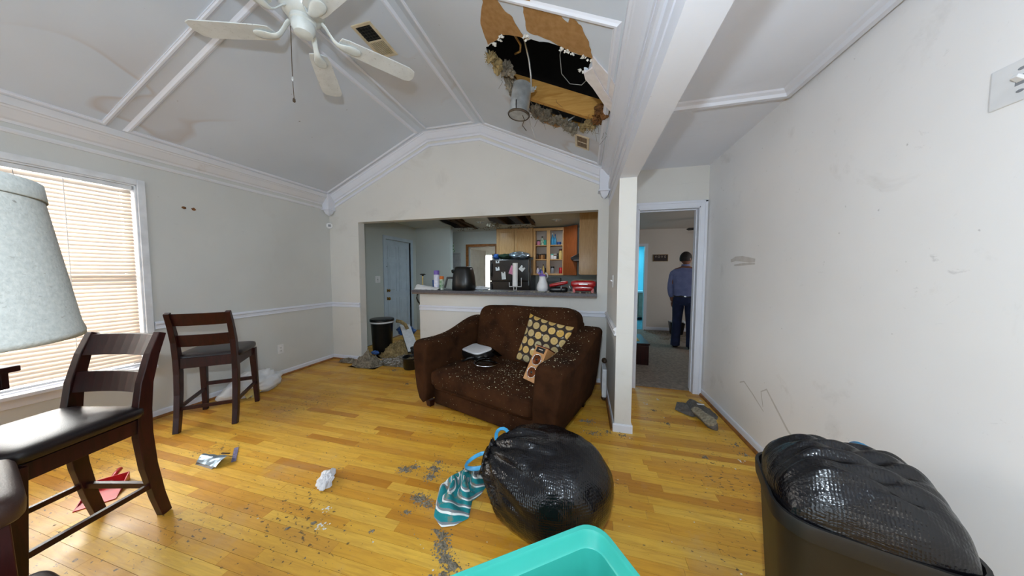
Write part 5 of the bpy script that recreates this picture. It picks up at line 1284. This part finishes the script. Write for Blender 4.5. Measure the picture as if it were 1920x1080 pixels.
af = empty('air_fryer', (-1.585, 3.50, CT), label='large glossy black air fryer standing on the bar counter', cat='air fryer')
R = []
for z, w, d in ((0, .145, .14), (.01, .152, .148), (.10, .150, .148), (.20, .138, .138), (.27, .122, .122), (.305, .112, .112), (.315, .095, .095)):
    R.append([Vector((w*math.copysign(abs(cos(a))**.75, cos(a)), d*math.copysign(abs(sin(a))**.75, sin(a)), z)) for a in [k*2*pi/40 for k in range(40)]])
MB().loft(R).build('body', 'black plastic', af, smooth=True)
MB().bar((-.14, -.06, .165), (-.205, -.09, .165), .03, .028).bar((-.20, -.088, .175), (-.235, -.10, .03), .028, .022).build('basket_handle', 'matte black plastic', af, bevel=.004)
MB().lathe([(.026, 0), (.024, .025), (0, .026)], 16, T(-.125, -.05, .255) @ Matrix.Rotation(radians(-100), 4, 'Y')).build('dial', 'matte black plastic', af, smooth=True)
crumple('white_rag', (0, 0, .02), .11, .06, .03, 'thin white plastic', 'thin white plastic sheet lying behind the air fryer on the counter', 'plastic', 51, .3).location = (-1.36, 3.58, CT)
pt = empty('paper_towel_holder', (-.86, 3.47, CT), label='white paper towel roll upright on a wire holder on the counter', cat='paper towel')
MB().lathe([(.008, .065), (.033, .065), (.0335, .07), (.0335, .355), (.033, .358), (.008, .358)], 28).build('roll', 'paper white', pt, autos=40)
MB().lathe([(.05, 0), (.05, .006), (.012, .012), (.012, .02)], 24).build('base', 'chrome', pt, smooth=True)
MB().tube([(-.018, 0, .01), (-.018, 0, .055)], .004, 6).tube([(.018, 0, .01), (.018, 0, .055)], .004, 6).tube([(-.078, 0, .11), (-.078, 0, .057), (.082, 0, .057), (.082, 0, .17)], .005, 6).build('wire_frame', 'white plastic', pt, smooth=True)
pc = empty('pitcher', (-.505, 3.47, CT), label='white ribbed pear-shaped bottle with purple spout on the counter', cat='pitcher')
R = []
for z, r in ((0, .050), (.01, .062), (.045, .072), (.09, .066), (.13, .048), (.17, .040), (.19, .041)):
    R.append([Vector((cos(a)*r*(1+.02*sin(a*12+z*60)), sin(a)*r*(1+.02*sin(a*12+z*60)), z)) for a in [k*2*pi/72 for k in range(72)]])
MB().loft(R).build('body', 'pitcher white', pc, smooth=True)
MB().lathe([(.041, .19), (.043, .20), (.036, .215), (.02, .222)], 24).bar((-.03, 0, .222), (-.058, 0, .236), .02, .02).bar((0, 0, .21), (-.01, 0, .262), .024, .02).build('spout', 'purple cap', pc, bevel=.003)
MB().tube([(.035, 0, .235), (.06, 0, .22), (.065, 0, .19), (.05, 0, .17)], .008, 8).build('handle', 'thin white plastic', pc, smooth=True)
g1 = empty('contact_grill', (-.31, 3.52, CT), rz=radians(6), label='small red-lidded grill, lid tipped open, beside the white bottle', cat='grill')
MB().sell((0, 0, .028), (.115, .09, .03), .4, .4, 12, 36).build('base', 'black plastic', g1, smooth=True)
MB().sell((0, 0, 0), (.118, .09, .022), .5, .35, 12, 36, T(.0, .0, .098) @ Matrix.Rotation(radians(-11), 4, 'Y')).build('lid', 'red enamel', g1, smooth=True)
MB().tube([(.11, -.07, .12), (.135, -.085, .06), (.15, -.09, .01)], .006, 6).tube([(.03, -.095, .02), (.03, -.1, .075)], .006, 6).build('arm', 'chrome', g1, smooth=True)
g2 = empty('contact_grill', (-.01, 3.47, CT), label='larger red contact grill at the right end of the counter', cat='grill')
MB().sell((0, 0, .105), (.145, .10, .042), .45, .3, 14, 44).build('lid', 'red enamel', g2, smooth=True)
MB().sell((0, 0, .055), (.125, .09, .035), .35, .3, 14, 44).build('base', 'red enamel', g2, smooth=True)
for sx in (-1, 1):
    for sy in (-1, 1): MB().bar((sx*.105, sy*.07, 0), (sx*.108, sy*.07, .05), .03, .03, (0, 1, 0)).build('foot', 'red enamel', g2)
MB().bar((-.05, -.105, .10), (.05, -.105, .10), .012, .012).build('handle', 'chrome', g2, bevel=.003)
m = MB()
for k in range(150):
    x = random.uniform(-1.3, .12); m.chunk((x, random.uniform(3.29, 3.40), CT), random.uniform(.003, .011), .8)
for k in range(60): m.chunk((random.uniform(-.14, .13), random.uniform(3.40, 3.54), CT+.148), random.uniform(.003, .008), .7)
tag(m.build('counter_debris', 'pale fleck'), 'pale crumbs of ceiling debris along the bar counter top', 'debris', kind='stuff')
fw = empty('key_lanyard', (-2.30, 3.47, CT), label='dark cord and yellow tassels hanging at the left end of the counter', cat='lanyard')
MB().tube([(-.03, .2, .02), (-.03, .2, .10), (-.025, .2, .19)], .008, 8).build('stem', 'yellow paper', fw, smooth=True)
m = MB()
for k in range(9): a = k*.7; m.tube([(-.025, .2, .18), (-.025+cos(a)*.025, .2+sin(a)*.025, .215), (-.025+cos(a)*.04, .2+sin(a)*.04, .205)], .006, 6)
m.build('tassel', 'duct filter black', fw, smooth=True)
MB().tube([(.085, -.06, -.035), (.055, -.07, -.07), (.045, -.07, -.12), (.06, -.06, -.17), (.075, -.04, -.20)], .010, 8).build('strap', 'duct filter black', fw, smooth=True)
MB().sell((.085, -.03, -.23), (.025, .02, .05), 1, 1, 8, 14).build('tag', 'oak speaker cabinet', fw, smooth=True)

# rubbish by the entry
kb = empty('garbage_can', (-3.19, 3.83, 0), label='tall black kitchen garbage can with liner behind the left jamb', cat='garbage can')
MB().lathe([(.14, 0), (.145, .01), (.17, .52), (.178, .53), (.178, .56), (.168, .565)], 32).build('body', 'black plastic', kb, autos=40)
MB().lathe([(.18, .50), (.182, .51), (.181, .525)], 32, cap=False).build('liner_band', 'thin white plastic', kb, smooth=True)
MB().lathe([(.172, .565), (.184, .56), (.186, .53), (.183, .525)], 40, cap=False).build('liner', 'black bin liner', kb, smooth=True)
def heap(name, mat, cx, cy, rx, ry, h, label, seed, rot=0):
    mb = MB(); n = 34
    def f(a, b):
        x, y_ = a*2-1, b*2-1; r = math.hypot(x, y_); k = max(0, 1-r*r*(1+.5*nz((x, y_, 0), 2, seed)))
        p = RZ(rot) @ Vector((x*rx, y_*ry, 0)); return Vector((cx+p.x, cy+p.y, max(0, h*k*(.75+.6*nz((x*2, y_*2, 0), 1.6, seed)+.3*nz((x*6, y_*6, 0), 2, seed)))))
    mb.grid(f, n, n)
    for k in range(170):
        a = random.random()*6.28; q = math.sqrt(random.random())
        p = RZ(rot) @ Vector((cos(a)*q*rx, sin(a)*q*ry, 0)); mb.chunk((cx+p.x, cy+p.y, max(.0, h*(1-q*q)*.75)), random.uniform(.008, .03), .9)
    return tag(mb.build(name, mat), label, 'debris', kind='stuff')
heap('insulation_heap', 'insulation fluff', -2.95, 3.235, .22, .13, .19, 'grey mound of fallen insulation at the left jamb', 1)
heap('insulation_heap', 'insulation fluff', -3.34, 3.29, .14, .06, .05, 'low strip of grey insulation along the back wall baseboard', 2)
heap('wet_debris_heap', 'tan insulation', -2.85, 3.85, .34, .30, .24, 'brown heap of wet rubbish behind the insulation mound', 3)
heap('wet_debris_heap', 'dirt clod', -2.55, 3.55, .35, .28, .07, 'dark low spread of debris in the entry gap', 4)
m = MB()
for k in range(130): m.chunk((random.gauss(-2.62, .12), random.gauss(3.38, .09), .05), random.uniform(.008, .028), .5)
tag(m.build('plaster_rubble', 'rubble grey'), 'white broken plaster rubble in the entry gap', 'debris', kind='stuff')
bd = empty('broken_board', (-2.86, 4.05, .30), label='long white broken ceiling board slanting down over the rubbish', cat='board')
MB().bar((-.10, .05, .12), (.36, -.38, -.18), .16, .014).build('panel', 'thin white plastic', bd); MB().bar((-.10, .05, .105), (.36, -.38, -.195), .165, .016).build('backing', 'duct filter black', bd)
for (a, b, w, lb) in (((-2.55, 4.2, .16), (-2.25, 4.4, .22), .22, 'flat white board lying by the entry door'), ((-2.6, 3.95, .12), (-2.22, 3.9, .10), .15, 'grey board fragment beside the low wall')):
    tag(MB().bar(a, b, w, .012).build('board_fragment', 'gypsum white'), lb, 'board')
tag(MB().tube([(-3.05, 4.0, .50), (-2.98, 4.02, .49), (-2.90, 4.03, .44), (-2.85, 4.02, .37)], .028, 10).build('bent_hose', 'tan insulation', None, smooth=True), 'bent tan foam hose sticking up beside the garbage can', 'hose')
crumple('blue_bag', (0, 0, .06), .16, .12, .08, 'blue plastic', 'crumpled blue plastic bag behind the garbage can', 'plastic bag', 61, .3).location = (-2.98, 4.16, .24)
crumple('blue_scrap', (0, 0, .02), .055, .04, .03, 'blue plastic', 'small blue scrap on the insulation mound by the jamb', 'plastic', 63, .3).location = (-2.93, 3.36, .125)
crumple('black_bag', (0, 0, .05), .2, .12, .07, 'black plastic', 'flattened black bag under the slanting white board', 'plastic bag', 64, .3).location = (-2.40, 3.72, .06)
bk = empty('bucket', (-2.28, 3.28, 0), label='small black pot full of debris beside the loveseat', cat='pot')
MB().lathe([(.085, 0), (.095, .01), (.11, .15), (.115, .155), (.115, .165), (.105, .165), (.1, .12), (0, .12)], 28).build('body', 'black plastic', bk, autos=40)
m = MB()
for k in range(40): m.chunk((random.gauss(0, .045), random.gauss(0, .045), .13), random.uniform(.006, .018), .9)
tag(m.build('debris_fill', 'tan insulation', bk), kind='stuff')
cu2 = empty('paper_cup', (-1.93, 3.02, 0), label='brown paper cup with pale rim at the left foot of the loveseat', cat='cup')
MB().lathe([(.03, 0), (.032, .004), (.045, .14), (.047, .142)], 24).build('body', 'mahogany speaker top', cu2, autos=40); MB().lathe([(.047, .14), (.05, .146), (.045, .15), (.0, .146)], 24).build('lid', 'pitcher white', cu2, smooth=True)
# remains behind the sofa arm, by the post
bx = empty('crumpled_carton', (.205, 2.90, 0), label='white crumpled carton squeezed between loveseat arm and post', cat='carton')
MB().box((-.022, -.12, .10), (.022, .10, .38)).build('side', 'thin white plastic', bx, bevel=.01)
for zq in (.45, .08): MB().sell((.0, -.06, zq), (.026, .045, .026), 1, 1, 8, 12).build('crushed_end', 'dark brown wrapper', bx, smooth=True)

# ------------------------------------------------------------------ bedroom seen through the hall door
BWP = 'bedroom wall paint'
st(boxes('floor_bedroom', [((.389, YB+.06, -.05), (3.3, 6.95, .012))], 'carpet'))
st(boxes('wall_bedroom_back', [((.389, 6.95, 0), (.60, 7.05, 2.36)), ((1.335, 6.95, 0), (3.3, 7.05, 2.36)), ((.60, 6.95, 1.93), (1.335, 7.05, 2.36))], BWP))
st(boxes('wall_bedroom_right', [((3.2, y1, 0), (3.3, 6.95, 2.36))], BWP)); st(boxes('wall_bedroom_front', [((XR+.12, YB, 0), (3.3, y1, 2.36))], BWP))
st(boxes('wall_bedroom_left', [((.389, KB+.11, 0), (.45, 6.95, 2.36))], BWP))
st(boxes('ceiling_bedroom', [((.389, y1, 2.31), (3.3, 7.05, 2.33))], BWP))
m = MB(); m.box((1.335, 6.936, 0), (1.40, 6.95, 1.99)).box((.54, 6.936, 0), (.60, 6.95, 1.99)).box((.60, 6.936, 1.93), (1.335, 6.95, 1.99)); st(m.build('trim_bath_door', 'white trim paint'))
prof_run(BB, (1.40, 6.95), (3.2, 6.95), (0, -1, 0), .012, 'baseboard_bedroom', 'white trim paint')
BT = 'bath wall paint'
st(boxes('wall_bath', [((.3, 7.05, 0), (.4, 8.8, 2.3)), ((2.0, 7.05, 0), (2.1, 8.8, 2.3)), ((.3, 8.8, 0), (2.1, 8.9, 2.3))], BT)); st(boxes('ceiling_bath', [((.3, 7.05, 2.3), (2.1, 8.9, 2.32))], BT)); st(boxes('floor_bath', [((.3, 6.95, -.05), (2.1, 8.8, .008))], 'bath floor'))
vn = empty('bath_vanity', (0, 0, 0), label='tan bathroom vanity glimpsed through the far cyan doorway', cat='vanity')
MB().box((1.05, 8.30, .10), (1.9, 8.78, .78)).build('body', 'cyan cabinet', vn); MB().box((1.03, 8.27, .78), (1.92, 8.79, .82)).build('worktop', 'pitcher white', vn)
MB().box((1.08, 8.285, .56), (1.45, 8.30, .75)).build('drawer', 'cyan cabinet', vn, bevel=.003); MB().box((1.08, 8.285, .14), (1.45, 8.30, .53)).build('door', 'cyan cabinet', vn, bevel=.003); MB().box((1.47, 8.285, .14), (1.86, 8.30, .75)).build('door', 'cyan cabinet', vn, bevel=.003)
bo = empty('soap_bottle', (1.36, 8.42, .82), label='dark blue pump bottle on the bathroom vanity', cat='bottle'); MB().lathe([(.035, 0), (.037, .01), (.037, .16), (.015, .19), (.012, .25)], 16).build('body', 'blue plastic', bo, smooth=True); MB().tube([(0, 0, .25), (0, 0, .29), (-.03, -.02, .29)], .006, 6).build('pump', 'white plastic', bo)
bt = empty('toiletry_tray', (1.20, 8.40, .82), label='dark tray of toiletries on the bathroom vanity', cat='tray'); MB().box((-.12, -.08, 0), (.12, .08, .06)).build('tray', 'matte black plastic', bt, bevel=.01); 
for k in range(4): MB().lathe([(.02, .05), (.02, .10), (.01, .12)], 10, T(-.08+.05*k, .0, 0)).build('pot', 'pitcher white' if k % 2 else 'blue plastic', bt)
# picture sign
pc_ = empty('picture_sign', (1.66, 6.948, 1.655), label='small dark framed sign with pale letters on the bedroom wall', cat='sign')
MB().box((-.145, -.012, -.065), (.145, 0, .075)).build('panel', 'poster maroon', pc_)
m = MB().box((-.152, -.02, -.072), (-.143, 0, .082)).box((.143, -.02, -.072), (.152, 0, .082)).box((-.152, -.02, .073), (.152, 0, .082)).box((-.152, -.02, -.072), (.152, 0, -.063)); m.build('frame', 'gold frame', pc_)
for i, chh in enumerate('VOVE'):
    cv = bpy.data.curves.new('letter', 'FONT'); cv.body = chh; cv.size = .068; cv.extrude = .001; cv.align_x = 'CENTER'
    tmp_ = bpy.data.objects.new('lettering_source', cv); COL.objects.link(tmp_); bpy.context.view_layer.update()
    me = bpy.data.meshes.new_from_object(tmp_.evaluated_get(bpy.context.evaluated_depsgraph_get())); bpy.data.objects.remove(tmp_); bpy.data.curves.remove(cv)
    me.name = 'letter'; me.materials.clear(); me.materials.append(MATS['letter cream'])
    o = bpy.data.objects.new('letter', me); COL.objects.link(o); o.parent = pc_; o.location = (-.095+.063*i, -.0135, .008); o.rotation_euler = (pi/2, 0, 0)
ox = empty('storage_box', (0, 0, .012), label='black chest with papers on its lid, on the bedroom carpet by the door', cat='chest')
MB().box((.42, 4.22, 0), (.90, 4.85, .28)).build('body', 'espresso wood', ox, bevel=.006); MB().box((.41, 4.21, .285), (.91, 4.86, .31)).build('lid', 'espresso wood', ox, bevel=.006)
tag(MB().box((.60, 4.35, .3225), (.80, 4.58, .326)).build('paper_sheet', 'yellow paper'), 'cream paper lying on the black chest lid', 'paper')
wb = empty('waste_basket', (1.93, 6.60, .012), label='black waste basket heaped with white rubbish behind the man', cat='waste basket')
MB().loft([ring(.22, .18, .04, 0), ring(.29, .24, .05, .26), ring(.30, .25, .05, .265)]).build('body', 'black plastic', wb, autos=40)
m = MB()
for k in range(30): m.chunk((random.gauss(0, .07), random.gauss(0, .06), .26), random.uniform(.02, .05), .9)
tag(m.build('rubbish_fill', 'thin white plastic', wb), kind='stuff')
m = MB()
for k in range(320):
    q = random.random(); m.chunk((1.35+q*.9+random.gauss(0, .04), 6.72-q*.35+random.gauss(0, .09), .012), random.uniform(.006, .026), .6)
for k in range(120): m.chunk((1.75+random.gauss(0, .1), 6.05+random.gauss(0, .1), .012), random.uniform(.006, .03), .6)
tag(m.build('carpet_debris', 'insulation fluff'), 'grey debris strewn along the bedroom wall on the carpet', 'debris', kind='stuff')
bf = empty('bedroom_fan', (2.35, 5.6, 2.31), label='ceiling fan in the bedroom, two blade tips showing past the casing', cat='ceiling fan')
MB().lathe([(.06, 0), (.06, -.03), (.015, -.05), (.015, -.14), (.09, -.15), (.10, -.22), (.05, -.25), (0, -.26)], 24).build('motor', 'matte black plastic', bf, autos=40)
for k in range(5):
    MB().prism([(.08, -.02), (.16, -.05), (.55, -.065), (.58, 0), (.55, .065), (.16, .05), (.08, .02)], -.205, -.198, RZ(radians(20+72*k)) @ Matrix.Rotation(radians(10), 4, 'X')).build('blade', 'matte black plastic' if k % 2 == 0 else 'oak speaker cabinet', bf)

# ------------------------------------------------------------------ the man, seen from behind
man = empty('man', (1.69, 5.40, .012), rz=radians(-22), label='person in blue shirt and dark trousers standing with back turned in the bedroom', cat='person')
man.name = 'person'
def ell(c, rx, ry, n=20, rot=0, pw=1.0):
    o = []
    for k in range(n):
        a = 2*pi*k/n; x = math.copysign(abs(cos(a))**pw, cos(a))*rx; y_ = math.copysign(abs(sin(a))**pw, sin(a))*ry
        o.append(Vector((c[0]+x*cos(rot)-y_*sin(rot), c[1]+x*sin(rot)+y_*cos(rot), c[2])))
    return o
def skin(name, pts, edges, rad, mat, parent, sub=2, root=0):
    me = bpy.data.meshes.new(name); me.from_pydata(pts, edges, []); me.update(); me.materials.append(MATS[mat])
    o = bpy.data.objects.new(name, me); COL.objects.link(o); o.parent = parent
    md = o.modifiers.new('skin', 'SKIN'); md.use_smooth_shade = True
    if not me.skin_vertices: return o
    for i, r in enumerate(rad): me.skin_vertices[0].data[i].radius = r if isinstance(r, tuple) else (r, r)
    me.skin_vertices[0].data[root].use_root = True
    sb = o.modifiers.new('subd', 'SUBSURF'); sb.levels = sub; sb.render_levels = sub
    return o
# body: pelvis, legs, spine, neck, arms with hands (one surface)
bp = [(0, 0, .86), (0, .0, 1.05), (0, -.01, 1.22), (0, -.005, 1.36), (0, .012, 1.43), (0, .02, 1.47),
      (.09, 0, .80), (.10, .0, .45), (.11, -.02, .09), (.12, .07, .035), (-.09, 0, .80), (-.10, .0, .45), (-.11, -.02, .09), (-.12, .07, .035),
      (.165, -.01, 1.335), (.215, -.02, 1.08), (.20, .10, .90), (.195, .14, .855), (-.165, -.01, 1.335), (-.215, -.03, 1.08), (-.195, .02, .84), (-.19, .035, .79)]
be = [(0, 1), (1, 2), (2, 3), (3, 4), (4, 5), (0, 6), (6, 7), (7, 8), (8, 9), (0, 10), (10, 11), (11, 12), (12, 13), (3, 14), (14, 15), (15, 16), (16, 17), (3, 18), (18, 19), (19, 20), (20, 21)]
br_ = [(.13, .10), (.125, .10), (.14, .10), (.11, .08), .05, .048, (.075, .08), .055, .04, (.035, .025), (.075, .08), .055, .04, (.035, .025), .055, .04, .03, (.03, .018), .055, .04, .03, (.03, .018)]
skin('body', bp, be, br_, 'man skin', man)
for s, hx, hy, hz in ((1, .195, .16, .83), (-1, -.19, .045, .765)):
    for k in range(4):
        x = hx+(k-1.5)*.006; yy = hy+(k-1.5)*.018; L = (.06, .07, .066, .052)[k]
        MB().tube([(x, yy, hz+.02), (x-s*.003, yy+.003, hz-L*.45), (x-s*.012, yy+.004, hz-L)], [.0085, .008, .0065], 8).build('finger', 'man skin', man, smooth=True)
    MB().tube([(hx, hy+.02, hz+.035), (hx-s*.008, hy+.045, hz+.005), (hx-s*.014, hy+.05, hz-.025)], [.010, .009, .007], 8).build('thumb', 'man skin', man, smooth=True)
HM = T(0, .035, 1.555) @ RZ(radians(-35))
def headfn(p):
    if p.z < -.03: k = (-.03-p.z)/.09; p.x *= 1-.28*k; p.y *= 1-.12*k; p.y += .012*k
    return p
hd_ = MB().sell((0, 0, 0), (.076, .096, .112), 1, 1, 24, 36, HM, headfn); 
hd_.sell((0, .098, -.012), (.013, .02, .022), 1, 1, 8, 12, HM)
hd_.build('head', 'man skin', man, smooth=True)
for s in (-1, 1):
    MB().sell((s*.078, -.004, -.008), (.010, .02, .031), 1, 1, 8, 14, HM).build('ear', 'man skin', man, smooth=True)
    MB().sell((s*.03, .084, .006), (.012, .010, .008), 1, 1, 8, 12, HM).build('eye', 'pitcher white', man, smooth=True)
MB().sell((0, .088, -.055), (.024, .008, .007), 1, 1, 8, 12, HM).build('mouth', 'mahogany speaker top', man, smooth=True)
def hairfn(p):
    d = p.normalized(); return p*(1+.02*nz(d, 14, 3))
mb = MB(); R = []
for i in range(15):
    a = pi/2-i/14*1.95; ring_ = []
    for j in range(36):
        b = 2*pi*j/36; cut = a
        f = max(0, sin(b));                       # front: hairline higher
        lim = -.42+1.15*f**1.4
        aa = max(a, lim); q = Vector((.083*cos(aa)*cos(b), .103*cos(aa)*sin(b)-.004, .119*sin(aa)))
        ring_.append(HM @ hairfn(q))
    R.append(ring_)
mb.loft(R, cap=False); mb.build('hair', 'dark hair', man, smooth=True, solid=-.004)
# shirt: torso loft + sleeves
mb = MB(); R = []
for z, rx, ry, y_, pw in ((.905, .163, .118, .0, .9), (.93, .172, .125, 0, .9), (1.0, .168, .122, 0, .9), (1.12, .178, .125, -.005, .85), (1.24, .196, .125, -.01, .85), (1.32, .205, .112, -.008, .85), (1.365, .185, .095, -.004, .9), (1.395, .12, .078, .003, 1), (1.415, .075, .068, .01, 1), (1.43, .064, .064, .013, 1)):
    ring_ = ell((0, y_, z), rx, ry, 32, 0, pw); 
    R.append([v_+Vector((0, 0, 0))*0+v_.normalized()*0+Vector((.004*nz(v_, 14, 2), .006*nz(v_, 11, 5), 0)) for v_ in ring_])
mb.loft(R, cap=False); mb.build('shirt', 'blue shirt', man, smooth=True)
mb = MB().loft([ell((0, .014, z), r, r*1.02, 24) for z, r in ((1.418, .069), (1.455, .062), (1.458, .058), (1.42, .06))], cap=False); mb.build('collar', 'blue shirt', man, smooth=True)
for s, pts in ((1, [(.15, -.008, 1.345), (.195, -.012, 1.27), (.222, -.022, 1.10), (.212, .05, .98), (.203, .09, .915)]), (-1, [(-.15, -.008, 1.345), (-.195, -.012, 1.27), (-.222, -.03, 1.10), (-.212, -.01, .96), (-.199, .012, .865)])):
    MB().tube(pts, [.062, .066, .055, .047, .040], 16).build('sleeve', 'blue shirt', man, smooth=True, subd=1)
# trousers
mb = MB(); R = [ell((0, 0, z), rx, ry, 32, 0, .9) for z, rx, ry in ((.92, .160, .116), (.86, .170, .128), (.80, .176, .132), (.755, .172, .126))]
mb.loft(R, cap=False)
for s in (-1, 1):
    mb.loft([ell((s*(.088+(.80-z)*.04), y_, z), rx, ry, 24) for z, rx, ry, y_ in ((.80, .085, .125, 0), (.70, .088, .112, 0), (.55, .078, .092, .0), (.42, .072, .082, .005), (.25, .07, .078, -.005), (.10, .072, .085, -.005), (.035, .074, .09, .0))], cap=False)
mb.build('trousers', 'navy trousers', man, smooth=True)
mb = MB().loft([ell((0, 0, z), .166, .121, 32, 0, .9) for z in (.893, .895, .922, .924)], cap=False); mb.build('belt', 'black leather', man, smooth=True)
MB().cbox((.02, -.122, .908), (.03, .006, .02)).build('belt_loop', 'chrome', man)
for s in (-1, 1):
    MB().sell((s*.118, .05, .032), (.046, .135, .034), .6, .8, 10, 24, None, lambda p: Vector((p.x, p.y, max(p.z, -.032)))).build('shoe', 'black leather', man, smooth=True)
